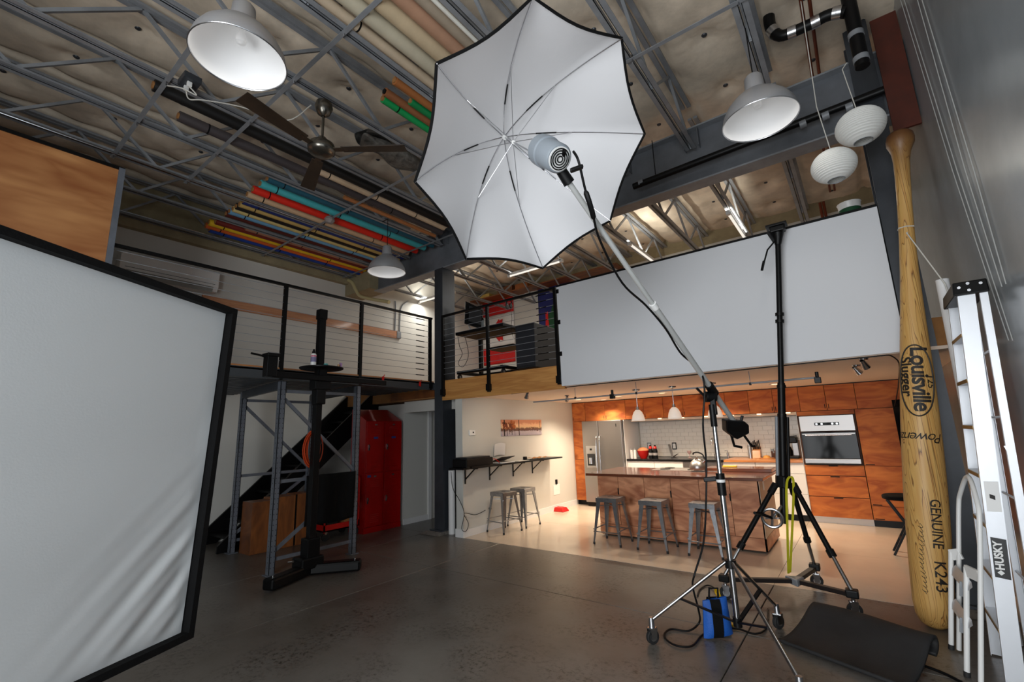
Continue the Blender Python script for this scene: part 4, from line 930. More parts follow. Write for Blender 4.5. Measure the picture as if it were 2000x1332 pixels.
# white return wall and backsplash tiles
xT0 = kx(1249, 850, 9.7); xO0 = kx(1561, 850)+.005; xO1 = kx(1677, 850)
struct(B((xF1-.008, 9.62, .96), (xT0-.0, YB-.002, UB)).build('wall_return', 'wall'))
bs_ = struct(B((xT0, 9.715, .955), (xO0, YB-.001, UB)).build('trim_backsplash', 'grout'))
tw, th = .16, .08; r = 0; z = .958; base = None
while z+th <= UB+.02:
    x = xT0-(tw/2 if r % 2 else 0)
    while x < xO0-.01:
        a, b = max(x, xT0)+.0015, min(x+tw, xO0)-.0015
        if b-a > .02:
            full = abs(b-a-(tw-.003)) < 1e-4
            if full and base is not None: ob = base.copy(); COL.objects.link(ob); ob.parent = bs_; ob.location = (a, 0, z)
            elif full:
                base = MB().box((0, 9.706, .0015), (tw-.003, 9.72, th-.0015)).build('tile', 'tile', bs_, bev=.002, seg=1); base.location = (a, 0, z); 
            else: MB().box((a, 9.706, z+.0015), (b, 9.72, min(z+th-.0015, UB))).build('tile', 'tile', bs_)
        x += tw
    z += th; r += 1
# counter and base cabinets
CX0 = xF1-.01; xs1 = kx(1334, 905); xs2 = kx(1412, 905)
tag(B((CX0, YC-.03, .915), (xs2+.02, 9.70, .953)).build('countertop', 'counter', None, bev=.003), 'black countertop right of the refrigerator', 'countertop')
tag(B((xs2+.022, YC-.03, .915), (xO0-.006, 9.70, .953)).build('countertop', 'butcher', None, bev=.003), 'butcher block countertop under the knife block and coffee maker', 'countertop')
bx0 = CX0
cuts = [CX0, (CX0+xs1)/2, xs1, xs2, (xs2+xO0)/2-.1, (xs2+xO0)/2+.3, xO0-.006]
bl = ['white base cabinet beside the refrigerator', 'white base cabinet left of the sink', 'stainless apron sink cabinet', 'white base cabinet right of the sink', 'white base cabinet under the knife block', 'white base cabinet beside the oven']
for i in range(6):
    a, b = cuts[i], cuts[i+1]
    cab_unit('base_cabinet', bl[i], a, b, .1, .913, doors=[(a, b, .1, .42), (a, b, .42, .74), (a, b, .74, .913)] if i != 2 else [(a, b, .1, .66)], mt='white', grp='white base cabinets')
tag(B((xs1+.004, YC-.012, .67), (xs2-.004, YC+.0, .912)).build('apron_sink', 'stain', None, bev=.004), 'stainless apron sink front set in the black countertop', 'sink')
tag(B((CX0, YC+.05, 0.003), (xO0-.006, YC+.09, .1)).build('toe_kick', 'blackm', None), 'black toe kick under the white base cabinets', 'toe kick')
# oven tower
ov_ = cab_unit('oven_cabinet', 'cherry oven tower with drawers below the oven', xO0, xO1, .1, UB-.002, doors=[(xO0, xO1, 1.66, UB)], grp=None)
for z0, z1 in ((.1, .40), (.405, .72), (.725, .885)):
    d = MB().box((xO0+.003, YC, z0+.003), (xO1-.003, YC+.02, z1-.003)).build('drawer', 'cab', ov_, bev=.0015, seg=1)
    MB().box(((xO0+xO1)/2-.06, YC-.002, z1-.02), ((xO0+xO1)/2+.06, YC, z1-.004)).build('finger_pull', 'dark', d)
MB().box((xO0-.005, YC-.01, .1), (xO0, YC+.4, UB-.002)).build('white_edge', 'white', ov_)
on_ = thing('wall_oven', 'stainless wall oven with a black glass door', 'oven', ((xO0+xO1)/2, YC, .9))
a, b = xO0+.025, xO1-.025
MB().box((a, YC-.02, 1.41), (b, YC-.001, 1.655)).build('control_panel', 'stain', on_, bev=.004)
dp_ = MB().box(((a+b)/2-.16, YC-.024, 1.5), ((a+b)/2+.17, YC-.019, 1.545)).build('display', 'glassb', on_, bev=.002)
for kx_ in (-.13, -.06, .08, .14): MB().cyl(((a+b)/2+kx_, YC-.032, 1.523), ((a+b)/2+kx_, YC-.023, 1.523), .015, n=14).build('knob', 'alu', on_, True)
vs, fs = text_mesh('12:00', .028)
d = MB().box((a, YC-.03, .985), (b, YC-.001, 1.395)).build('door', 'glassb', on_, bev=.004)
MB().box((a+.015, YC-.033, 1.36), (b-.015, YC-.03, 1.375)).build('door_trim', 'stain', d)
MB().cyl((a+.06, YC-.06, 1.35), (b-.06, YC-.06, 1.35), .011, n=12).cyl((a+.08, YC-.06, 1.35), (a+.08, YC-.02, 1.35), .007, n=8).cyl((b-.08, YC-.06, 1.35), (b-.08, YC-.02, 1.35), .007, n=8).build('handle', 'chrome', d, True)
MB().box((a, YC-.025, .91), (b, YC-.001, .98)).build('lower_panel', 'stain', on_, bev=.004)
MB().box((a+.01, YC-.028, .895), (b-.01, YC-.005, .907)).build('vent_strip', 'blackp', on_)
# tall cupboards on the right
cab_unit('tall_cupboard', 'tall cherry cupboard with knots beside the wall oven', xO1+.003, .38, .1, UB-.002, doors=[(xO1+.003, .38, .1, .30), (xO1+.003, .38, .30, .88), (xO1+.003, .38, .88, UB-.002)], handle='side')
tag(B((xO0-.006, YC+.05, 0.003), (xO1, YC+.09, .1)).build('toe_kick', 'white', None), 'pale toe kick under the oven tower', 'toe kick')
tag(B((xO1+.003, YC+.05, 0.003), (.38, YC+.09, .1)).build('toe_kick', 'blackm', None), 'black toe kick under the tall cupboard', 'toe kick')
cab_unit('end_cabinet', 'dark recessed cabinet end next to the right wall', .385, XR-.005, .1, UB-.002, y0=YC+.1, mt='darkbox', depth=.45)
# black panel put in for a dark opening by the right wall
q1 = on(1741, 781, 1, 8.5)
opn = thing('dark_opening_panel', 'black panel standing for a dark opening by the right kitchen wall', 'screen', (q1.x+.15, 8.5, 1.2))
MB().prism([(q1.x, 8.5, q1.z), (q1.x+.3, 8.35, q1.z), (q1.x+.3, 8.35, q1.z-.72), (q1.x, 8.5, q1.z-.72)], (.03, .05, 0)).build('panel', 'glassb', opn)
MB().bar((q1.x+.2, 8.47, q1.z-.35), (XR, 8.5, q1.z-.35), .05, .08).build('wall_arm', 'blackm', opn)

# ---- island
IX0, IX1, IY0, IY1 = -3.40, -1.17, 6.56, 7.55
isl = thing('kitchen_island', 'kitchen island with figured plywood panels and dark wood top', 'kitchen island', ((IX0+IX1)/2, 7.0, 0))
MB().box((IX0+.02, IY0+.02, .02), (IX1-.022, IY1, .868)).build('body', 'seam', isl)
pe = [1162, 1207, 1257, 1309, 1364, 1424, 1490]
px_e = [on(e, 940+(e-1162)*.02, 1, IY0).x for e in pe]; px_e[0] = IX0; px_e[-1] = IX1
for i in range(6):
    a, b = px_e[i]+.003, px_e[i+1]-.003
    p_ = MB().box((a, IY0, .18), (b, IY0+.02, .862)).build('panel', 'isl', isl, bev=.0015, seg=1)
    if i % 2 == 0: MB().box((b-.012, IY0-.002, .60), (b+.004, IY0, .69)).build('finger_pull', 'dark', p_)
MB().box((IX0, IY0, .03), (IX1, IY0+.02, .175)).build('plinth', 'isl', isl)
MB().box((IX1-.02, IY0, .03), (IX1, IY1, .175)).build('plinth', 'isl', isl)
MB().box((IX1-.02, IY0+.0, .18), (IX1-.0, IY1, .862)).build('end_panel', mat('island_end_panel', (214, 192, 170), .5), isl)
MB().box((IX1, IY0+.25, .72), (IX1+.004, IY0+.33, .83)).build('outlet', 'whitep', isl)
MB().box((IX0-.13, IY0-.13, .868), (IX1+.07, IY1+.06, .905)).build('worktop', 'top', isl, bev=.004)
tag(MB().box((-1.98, 7.2, .9055), (IX1+.06, IY1+.05, .952)).build('worktop_slab', 'top', None, bev=.004), 'thick dark wood slab lying on the kettle side of the island worktop', 'slab')
ck = thing('cooktop', 'flat steel cooktop set in the island worktop', 'cooktop', (-2.5, 7.2, .906))
c0, c1 = fl(1272, 918, .906), fl(1418, 918, .906)
MB().box((c0.x, c0.y-.02, .9055), (c1.x, c0.y+.46, .912)).build('plate', 'stain', ck, bev=.002)
for k in range(2):
    for j in range(2):
        x = c0.x+.18+k*.42; y = c0.y+.12+j*.22; MB().lathe([(.001, .912), (.08, .912), (.075, .92), (.03, .925), (.001, .925)], (x, y, 0), n=20).build('burner', 'blackp', ck, True)
kq = fl(1359, 919, .926)
ke = thing('kettle', 'round stainless kettle with a black handle on the cooktop', 'kettle', (kq.x, kq.y+.1, .926))
kc = Vector((kq.x, kq.y+.1, .926))
MB().lathe([(.001, 0), (.1, 0), (.112, .02), (.11, .06), (.09, .11), (.06, .14), (.04, .15), (.001, .152)], kc, n=36).build('body', 'stain', ke, True)
MB().lathe([(.04, .15), (.042, .155), (.02, .165), (.012, .18), (.001, .185)], kc, n=24).build('lid', 'chrome', ke, True)
MB().tube(smooth_path([kc+Vector((-.045, 0, .22)), kc+Vector((-.03, 0, .245)), kc+Vector((.03, 0, .25)), kc+Vector((.09, 0, .22)), kc+Vector((.11, 0, .16))], 5), .011, 8).build('handle', 'blackp', ke, True)
MB().cyl(kc+Vector((.07, 0, .1)), kc+Vector((.135, 0, .155)), .022, .015, n=14).build('spout', 'chrome', ke, True)
tg_ = fl(1425, 912, .955); tag(MB().prism([tg_+Vector(v) for v in ((-.09, -.03, 0), (.09, -.02, 0), (.1, .03, 0), (-.08, .02, 0))], (0, 0, .02)).build('sponge', 'yellow', None, bev=.004), 'yellow sponge on the thick slab of the island', 'sponge')

# ---- metal stools
def stool(name, lab, loc, rot, grp):
    t = thing(name, lab, 'stool', (0, 0, 0), grp); Hs = .615; a = .155; b = .205
    for sx_ in (-1, 1):
        for sy_ in (-1, 1):
            tp = Vector((sx_*a*.93, sy_*a*.93, Hs-.03)); bt = Vector((sx_*b, sy_*b, .02)); mb = MB()
            ix, iy = -sx_, -sy_
            def pt(p, w1, w2): return [p, p+Vector((ix*w1, 0, 0)), p+Vector((ix*w1, iy*.004, 0)), p+Vector((ix*.004, iy*.004, 0)), p+Vector((ix*.004, iy*w1, 0)), p+Vector((0, iy*w1, 0))]
            A_, B_ = pt(bt, .022, 0), pt(tp, .062, 0)
            mb.add(A_+B_, [(i, (i+1) % 6, 6+(i+1) % 6, 6+i) for i in range(6)]+[tuple(range(6)), tuple(range(6, 12))])
            mb.build('leg', 'galv', t); MB().cyl(bt-Vector((0, 0, .018))+Vector((ix*.01, iy*.01, 0)), bt+Vector((ix*.01, iy*.01, .012)), .015, n=10).build('foot', 'rubber', t, True)
    MB().box((-a, -a, Hs-.012), (a, a, Hs)).build('seat', 'galv', t, bev=.02, seg=4)
    MB().box((-a, -a, Hs-.06), (a, -a+.006, Hs-.01)).box((-a, a-.006, Hs-.06), (a, a, Hs-.01)).box((-a, -a, Hs-.06), (-a+.006, a, Hs-.01)).box((a-.006, -a, Hs-.06), (a, a, Hs-.01)).build('apron', 'galv', t)
    MB().box((-.04, -.012, Hs), (.04, .012, Hs+.0015)).build('hand_hole', 'dark', t, bev=.0)
    for z, k in ((.17, .193), (.5, .155)):
        if z < .3:
            for s_ in (-1, 1):
                MB().cyl((-k, s_*k, z), (k, s_*k, z), .008, n=8).build('rung', 'galv', t, True); MB().cyl((s_*k, -k, z+.03), (s_*k, k, z+.03), .008, n=8).build('rung', 'galv', t, True)
        else: MB().cyl((-k, -k, z), (k, k, z), .006, n=8).build('cross_rod', 'galv', t, True); MB().cyl((-k, k, z), (k, -k, z), .006, n=8).build('cross_rod', 'galv', t, True)
    t.location = loc; t.rotation_euler = (0, 0, rot); return t
G1 = 'metal stools at the island'
s1 = stool('metal_stool', 'grey metal stool at the island in front of the plywood panels', (-3.03, 6.2, .003), .0, G1)
for (x, y), lab in (((-2.40, 6.2), 'grey metal stool at the island between two other stools'), ((-1.76, 6.24), 'grey metal stool at the island behind the hanging boom cable')):
    c = copy_tree(s1); c.location = (x, y, .003); c['label'] = lab
s1['label'] = 'grey metal stool at the end of the island nearest the refrigerator'
def center(ps): return sum((fl(*p) for p in ps), Vector())/len(ps)
for ps, lab in ((((941, 1039), (978, 1046.5), (1012, 1036), (973, 1027)), 'bare steel stool under the printer end of the wall shelf'), (((984, 1028), (1023, 1033), (1050, 1023), (1012, 1019)), 'bare steel stool tucked behind another under the wall shelf')):
    c = copy_tree(s1); q = center(ps); d = fl(*ps[1])-fl(*ps[0]); c.location = (max(q.x, -4.86), q.y, .003); c.rotation_euler = (0, 0, math.atan2(d.y, d.x)); c['label'] = lab; c['group'] = 'metal stools under the wall shelf'
# black folding stool by the right wall
q = fl(1756, 1086)
bsn = thing('folding_stool', 'black folding stool standing in the kitchen behind the giant bat', 'stool', (q.x+.1, q.y+.1, 0))
for dy in (0, .24):
    MB().bar((q.x-.04, q.y+dy, .003), (q.x+.28, q.y+dy, .62), .022).build('leg', 'blackm', bsn); MB().bar((q.x+.3, q.y+dy+.03, .003), (q.x-.02, q.y+dy+.03, .62), .022).build('leg', 'blackm', bsn)
MB().cyl((q.x+.13, q.y+.13, .62), (q.x+.13, q.y+.13, .67), .19, n=24).build('seat', 'black', bsn, True, bev=.015)
MB().bar((q.x+.05, q.y, .18), (q.x+.05, q.y+.24, .18), .018).build('rung', 'blackm', bsn)

# ---- white wall: shelf, printer, picture
WX = -5.14
sh = thing('wall_shelf', 'black wall shelf on four brackets on the white kitchen wall', 'shelf', (WX, 6.8, .9))
ya, yb_ = on(905, 905, 0, WX+.3).y, on(1086, 893, 0, WX+.15).y
zs = on(1086, 893, 0, WX+.28).z
B((WX+.001, ya, zs-.025), (WX+.30, yb_, zs)).build('board', 'blackp', sh, bev=.003)
for pxb in (908, 956, 1002, 1040):
    y = on(pxb, 930, 0, WX).y
    MB().box((WX+.001, y-.012, zs-.27), (WX+.012, y+.012, zs-.025)).bar((WX+.01, y, zs-.2), (WX+.22, y, zs-.03), .02, .014).box((WX, y-.012, zs-.04), (WX+.27, y+.012, zs-.025)).build('bracket', 'blackm', sh)
y0 = ya+.04
pt_ = thing('printer', 'flat black printer on the wall shelf', 'printer', (WX+.16, y0+.25, zs))
MB().box((WX+.03, y0, zs+.001), (WX+.33, y0+.62, zs+.13)).build('body', 'blackp', pt_, bev=.015)
MB().box((WX+.05, y0+.04, zs+.13), (WX+.30, y0+.58, zs+.15)).build('lid', 'darkbox', pt_, bev=.008)
MB().box((WX+.25, y0+.08, zs+.002), (WX+.36, y0+.5, zs+.018)).build('paper_tray', 'blackm', pt_)
yb1 = y0+.9
lp = thing('laptop', 'white laptop half open on the wall shelf', 'laptop', (WX+.15, yb1+.2, zs))
MB().box((WX+.04, yb1, zs+.001), (WX+.28, yb1+.36, zs+.02)).build('base', 'whitep', lp, bev=.004)
MB().prism([(WX+.04, yb1, zs+.022), (WX+.28, yb1, zs+.10), (WX+.28, yb1, zs+.108), (WX+.04, yb1, zs+.03)], (0, .36, 0)).build('lid', 'darkbox', lp)
tag(MB().grid(lambda a, b: (WX+.03+.02*b, yb1+.1+.3*a, zs+.11+.2*b+.02*math.sin(a*3)), 6, 4).build('paper_sheet', 'white', None, solid=.002), 'white paper sheet propped behind the laptop', 'paper')
tag(MB().box((WX+.05, yb1+.5, zs+.001), (WX+.27, yb1+.8, zs+.006)).build('paper_pile', 'whitep', None), 'flat stack of white papers on the wall shelf', 'papers')
tag(MB().box((WX+.08, yb1+.86, zs+.001), (WX+.13, yb1+.93, zs+.06)).build('tape_dispenser', 'blackp', None, bev=.008), 'small black tape dispenser on the wall shelf', 'tape dispenser')
tag(MB().grid(lambda a, b: (WX+.06+.2*b, yb1+1.0+.5*a, zs+.012+.02*abs(math.sin(a*9+b*4))), 16, 6).build('crumpled_paper', 'card', None, solid=.002), 'crumpled brown paper at the far end of the wall shelf', 'paper')
tag(MB().tube(smooth_path([(WX+.2, y0+.66, zs+.03), (WX+.25, y0+.72, zs+.09), (WX+.28, y0+.8, zs+.05), (WX+.26, y0+.86, zs+.012)], 5), .006).build('loose_wire', 'redb', None, True), 'red wire between the printer and the laptop', 'cord')
tag(MB().tube(smooth_path([(WX+.02, ya+.02, zs-.05), (WX+.02, ya+.06, zs-.3), (WX+.03, ya+.2, .55), (WX+.04, ya+.28, .36), (WX+.06, ya+.2, .16), (WX+.05, ya+.3, .1), (WX+.05, ya+.36, .2), (WX+.04, ya+.28, .36), (WX+.03, ya+.55, .3), (WX+.02, ya+.8, .33)], 6), .005, 6).build('looped_cord', 'blackp', None, True), 'black printer cord hanging in a loop on the white wall', 'cord')
y0, y1 = on(978, 835, 0, WX).y, on(1056, 835, 0, WX).y; z1_, z0_ = on(978, 820, 0, WX).z, on(978, 852, 0, WX).z
pc = thing('landscape_picture', 'wide sunset landscape print on the white kitchen wall', 'picture', (WX, (y0+y1)/2, z0_))
def pmat():
    Mx = bpy.data.materials.new('sunset_print'); Mx.use_nodes = True; nt = Mx.node_tree; N = nt.nodes; L = nt.links; Bz = N['Principled BSDF']; Bz.inputs['Roughness'].default_value = .35
    tc = N.new('ShaderNodeTexCoord'); sx = N.new('ShaderNodeSeparateXYZ'); L.new(tc.outputs['Generated'], sx.inputs[0])
    nz = N.new('ShaderNodeTexNoise'); nz.inputs['Scale'].default_value = 7; nz.inputs['Detail'].default_value = 8; mp = N.new('ShaderNodeMapping'); mp.inputs['Scale'].default_value = (1, 2.5, 1); L.new(tc.outputs['Generated'], mp.inputs[0]); L.new(mp.outputs[0], nz.inputs['Vector'])
    ad = N.new('ShaderNodeMath'); ad.operation = 'MULTIPLY_ADD'; ad.inputs[1].default_value = .35; L.new(nz.outputs['Fac'], ad.inputs[0]); L.new(sx.outputs[2], ad.inputs[2])
    cr = N.new('ShaderNodeValToRGB'); el = cr.color_ramp.elements; el[0].position = .15; el[0].color = lin((168, 160, 176)); el[1].position = 1.0; el[1].color = lin((206, 142, 110))
    for p_, c_ in ((.42, (190, 180, 186)), (.5, (96, 66, 58)), (.62, (120, 84, 66)), (.7, (232, 196, 150)), (.85, (238, 190, 150))): k = el.new(p_); k.color = lin(c_)
    L.new(ad.outputs[0], cr.inputs[0])
    L.new(cr.outputs[0], Bz.inputs['Base Color']); return Mx
MB().box((WX, y0, z0_), (WX+.02, y1, z1_)).build('print', pmat(), pc)
for k, (f, w_, h0, h1) in enumerate(((.05, .03, 0, 1), (.12, .012, 0, .8), (.17, .01, .1, .85), (.23, .014, .05, .7), (.3, .008, 0, .75), (.4, .02, 0, 1), (.95, .012, .15, .9))):
    MB().box((WX+.02, y0+(y1-y0)*f, z0_+(z1_-z0_)*h0), (WX+.0212, y0+(y1-y0)*f+w_, z0_+(z1_-z0_)*h1)).build('printed_trunk', 'ink', pc)
for k in range(26):
    f = random.uniform(.02, .34); g = random.uniform(.45, .85); MB().lathe([(.001, 0), (random.uniform(.015, .045), .0004), (.001, .0008)], (WX+.0202+.0001*k, y0+(y1-y0)*f, z0_+(z1_-z0_)*g), (1, 0, 0), 7).build('printed_foliage', colmat((120, 60, 36)) if k % 2 else colmat((168, 92, 44)), pc)
q = on(921, 845, 0, WX); th_ = thing('thermostat', 'small white thermostat on the wall above the printer', 'thermostat', q)
MB().box((WX, q.y-.07, q.z-.045), (WX+.025, q.y+.07, q.z+.045)).build('case', 'whitep', th_, bev=.006); MB().box((WX+.025, q.y+.0, q.z-.01), (WX+.027, q.y+.03, q.z+.015)).build('display', 'dark', th_)
q = on(1086, 941, 0, WX); tag(MB().box((WX, q.y-.03, q.z-.045), (WX+.02, q.y+.03, q.z+.045)).build('plug_adapter', 'blackp', None, bev=.004), 'black plug adapter on the wall beyond the steel stools', 'plug')
q = on(1087, 956, 0, WX); tag(MB().box((WX, q.y-.12, q.z-.1), (WX+.006, q.y+.12, q.z+.1)).build('access_plate', 'whitep', None, bev=.003), 'white access plate below the black plug adapter', 'plate')
q = on(956, 993, 0, WX); tag(MB().cyl((WX, q.y, q.z), (WX+.03, q.y, q.z), .02, n=12).build('wall_plug', 'blackp', None, True), 'black round plug low on the wall behind the steel stool', 'plug')
q = fl(1092, 998)
dpn = thing('pet_bowl', 'red plastic pet bowl on the floor by the white wall', 'bowl', (q.x, q.y, 0.002))
MB().hexa([(q.x-.17, q.y-.12, .003), (q.x+.17, q.y-.12, .003), (q.x+.17, q.y+.12, .003), (q.x-.17, q.y+.12, .003)], [(q.x-.13, q.y-.08, .075), (q.x+.13, q.y-.08, .075), (q.x+.13, q.y+.08, .075), (q.x-.13, q.y+.08, .075)]).build('body', 'redb', dpn, bev=.012)
for k in (-1, 1): MB().lathe([(.055, .0755), (.05, .0785), (.045, .0755)], (q.x+k*.06, q.y, .002), n=20).build('rim_ring', 'redb', dpn, True)

# ---- things on the counter
CT = .954
def cxp(px_, off=.25): return on(px_, 900, 1, YC+off).x
x = cxp(1258); t = thing('mixing_bowl', 'large red mixing bowl full of popcorn-coloured fruit on the black counter', 'bowl', (x, YC+.25, CT)); t['label'] = 'large red mixing bowl on the black counter'
MB().lathe([(.001, 0), (.06, 0), (.065, .01), (.1, .07), (.125, .15), (.128, .155), (.12, .152), (.06, .05), (.001, .04)], (x, YC+.25, CT), n=32).build('bowl', 'redb', t, True)
MB().lathe([(.119, .15), (.1, .18), (.05, .21), (.001, .22)], (x, YC+.25, CT), n=24).build('contents', colmat((214, 140, 96)), t, True)
for k, dx in enumerate((-.028, .03)):
    x = cxp(1278)+dx*1.6; t = thing('drink_bottle', 'dark bottle with a red neck and black cap beside the red bowl', 'bottle', (x, YC+.22, CT), 'pair of dark bottles')
    MB().lathe([(.001, 0), (.042, 0), (.045, .02), (.045, .14), (.035, .19), (.001, .19)], (x, YC+.22, CT), n=20).build('body', 'blackp', t, True)
    MB().lathe([(.035, .19), (.03, .225), (.02, .235), (.001, .235)], (x, YC+.22, CT), n=20).build('neck', 'redb', t, True); MB().lathe([(.02, .235), (.02, .26), (.001, .26)], (x, YC+.22, CT), n=16).build('cap', 'blackp', t, True)
    MB().lathe([(.0455, .06), (.0455, .11)], (x, YC+.22, CT), n=20).build('print_band', colmat((150, 146, 146)), t, True)
for k in range(2):
    x = cxp(1240)+k*.07; t = thing('salt_shaker', 'white salt shaker at the refrigerator end of the counter', 'shaker', (x, YC+.12, CT), 'white shakers')
    MB().lathe([(.001, 0), (.03, 0), (.028, .15), (.024, .17), (.001, .17)], (x, YC+.12, CT), n=18).build('body', 'whitep', t, True); MB().lathe([(.02, .17), (.015, .2), (.001, .2)], (x, YC+.12, CT), n=14).build('cap', 'steel', t, True)
x = cxp(1306); t = thing('cookbook_holder', 'small wire cookbook stand leaning on the tiled wall', 'stand', (x, 9.6, CT))
MB().bar((x-.06, 9.6, CT+.005), (x-.13, 9.66, CT+.25), .05, .006).build('book', 'alu', t); MB().bar((x-.05, 9.62, CT+.005), (x+.05, 9.6, CT+.06), .04, .01).build('foot', 'chrome', t)
x = cxp(1339); t = thing('wine_glass', 'small pink wine glass on the black counter', 'glass', (x, 9.45, CT)); MB().lathe([(.001, 0), (.04, 0), (.006, .008), (.006, .06), (.035, .09), (.04, .13), (.036, .13), (.001, .08)], (x, 9.45, CT), n=20).build('glass', colmat((206, 170, 166), .15), t, True)
for pxs, zz, lab in ((1317, 1.33, 'black-framed wall outlet on the white tiles'), (1268, 1.25, 'pale wall outlet behind the dark bottles')):
    x = on(pxs, 870, 1, 9.7).x; zz = on(pxs, 871, 1, 9.7).z; t = thing('wall_outlet', lab, 'outlet', (x, 9.7, zz)); MB().box((x-.045, 9.692, zz-.07), (x+.045, 9.705, zz+.07)).build('frame', 'blackp' if pxs > 1300 else 'steel', t, bev=.003); MB().box((x-.028, 9.69, zz-.05), (x+.028, 9.693, zz+.05)).build('plate', 'whitep', t)
x = cxp(1390); t = thing('sink_tap', 'tall brushed pull-down tap at the apron sink', 'tap', (x, 9.5, CT))
MB().cyl((x, 9.5, CT), (x, 9.5, CT+.06), .028, n=16).build('base', 'alu', t, True); MB().tube(smooth_path([(x, 9.5, CT+.05), (x, 9.5, CT+.3), (x-.01, 9.46, CT+.36), (x-.02, 9.38, CT+.33), (x-.02, 9.36, CT+.25)], 5), .014, 10).build('spout', 'alu', t, True); MB().cyl((x, 9.5, CT+.04), (x+.1, 9.47, CT+.06), .01, n=10).build('lever', 'alu', t, True)
x = cxp(1416); t = thing('soap_pump', 'steel soap pump beside the tap', 'soap pump', (x, 9.45, CT)); MB().cyl((x, 9.45, CT), (x, 9.45, CT+.09), .02, n=14).build('body', 'alu', t, True); MB().tube([(x, 9.45, CT+.09), (x, 9.45, CT+.13), (x-.05, 9.45, CT+.13)], .007).build('nozzle', 'chrome', t, True)
x = cxp(1463); t = thing('thermos', 'steel thermos flask left of the knife block', 'flask', (x, 9.35, CT)); MB().lathe([(.001, 0), (.035, 0), (.035, .2), (.028, .215), (.028, .24), (.001, .243)], (x, 9.35, CT), n=20).build('body', 'alu', t, True); MB().lathe([(.029, .2), (.029, .22)], (x, 9.35, CT), n=20).build('collar', 'blackp', t, True)
x = cxp(1475); t = thing('knife_block', 'wooden knife block with black handled knives', 'knife block', (x, 9.38, CT)); MB().prism([(x-.06, 9.3, CT), (x-.06, 9.48, CT), (x-.06, 9.5, CT+.2), (x-.06, 9.36, CT+.14)], (.13, 0, 0)).build('block', 'butcher', t, bev=.004)
for k in range(6): MB().bar((x-.045+.022*k, 9.41, CT+.15+.01*(k % 2)), (x-.05+.022*k, 9.36, CT+.28+.02*(k % 3)), .014, .022).build('knife_handle', 'blackp', t, bev=.003)
x = cxp(1496); t = thing('bread_board', 'small round wooden board with bread on the butcher block counter', 'board', (x, 9.3, CT)); MB().lathe([(.001, 0), (.12, 0), (.12, .015), (.001, .015)], (x, 9.3, CT), n=24).build('board', 'butcher', t, True); MB().lathe([(.001, .06), (.05, .045), (.06, .015)], (x, 9.3, CT), n=16).build('bread', colmat((200, 140, 60)), t, True)
for k, (pxs, h) in enumerate(((1506, .16), (1511, .12), (1515, .18))):
    x = cxp(pxs); t = thing('spice_jar', 'dark spice jar between the bread board and the coffee maker', 'jar', (x, 9.45-.06*k, CT), 'spice jars'); MB().lathe([(.001, 0), (.025, 0), (.025, h*.75), (.001, h*.75)], (x, 9.45-.06*k, CT), n=14).build('jar', colmat((74, 44, 34)), t, True); MB().lathe([(.026, h*.75), (.026, h), (.001, h)], (x, 9.45-.06*k, CT), n=14).build('lid', 'steel', t, True)
x = cxp(1545); t = thing('coffee_maker', 'black and steel coffee maker beside the oven', 'coffee maker', (x, 9.4, CT))
MB().box((x-.11, 9.3, CT), (x+.11, 9.55, CT+.04)).build('base', 'blackp', t, bev=.008); MB().box((x+.02, 9.42, CT+.04), (x+.11, 9.55, CT+.3)).build('tower', 'stain', t, bev=.008); MB().box((x-.11, 9.3, CT+.26), (x+.11, 9.55, CT+.36)).build('head', 'blackp', t, bev=.012)
MB().lathe([(.001, .045), (.06, .045), (.068, .12), (.05, .18), (.045, .2), (.001, .2)], (x-.04, 9.38, CT), n=20).build('carafe', 'glassb', t, True); MB().bar((x-.12, 9.33, CT+.36), (x+.12, 9.33, CT+.38), .03, .02).build('lid_handle', 'blackp', t)
x = cxp(1562); tag(B((x-.03, 9.57, CT), (x-.005, 9.7, CT+.3)).build('cutting_board', 'butcher', None, bev=.003), 'upright cutting board between coffee maker and oven tower', 'cutting board')

# ---- pendant lamps, downlights and track lights
for k, (ta, bb_) in enumerate((((1241, 749), (1246, 822)), ((1311, 742), (1316, 818)), ((1388, 733), (1398, 815)))):
    p = on(ta[0], ta[1], 2, KT-.001); p.y = 6.85; p = Vector((on(ta[0], ta[1]+2, 1, 6.85).x, 6.85, KT))
    zb = on(bb_[0], bb_[1], 1, 6.85).z
    t = thing('pendant_lamp', ('white dome pendant above the refrigerator end of the island', 'white dome pendant above the middle of the island', 'white dome pendant above the kettle behind the boom stand')[k], 'pendant lamp', (p.x, p.y, zb), 'white pendants over the island')
    MB().lathe([(.001, 0), (.06, 0), (.055, -.018), (.02, -.03), (.001, -.03)], p, n=24).build('canopy', 'chrome', t, True)
    MB().cyl(p-Vector((0,0,.02)), (p.x, p.y, zb+.2), .006, n=8).build('rod', 'chrome', t, True)
    MB().lathe([(.001, .215), (.022, .215), (.026, .16), (.001, .16)], (p.x, p.y, zb), n=16).build('socket', 'chrome', t, True)
    MB().lathe([(.098, 0), (.094, .03), (.082, .085), (.06, .135), (.03, .165), (.02, .168)], (p.x, p.y, zb), n=32).build('shade', 'kshade', t, True, solid=.004)
    MB().lathe([(.001, .05), (.03, .06), (.032, .09), (.001, .12)], (p.x, p.y, zb), n=16).build('bulb', 'warmglow', t, True)
    d = bpy.data.lights.new('pendant_light', 'SPOT'); d.energy = 36; d.color = (1, .82, .62); d.spot_size = 2.2; d.spot_blend = .5; d.shadow_soft_size = .05; o = bpy.data.objects.new('pendant_light', d); COL.objects.link(o); o.location = (p.x, p.y, zb-.01)
dl = [(on(a, b, 2, KT-.001)) for a, b in ((1129, 772), (1207, 765), (1292, 757), (1512, 735))]
dl += [Vector((-4.2, 8.6, KT)), Vector((-2.0, 8.4, KT))]
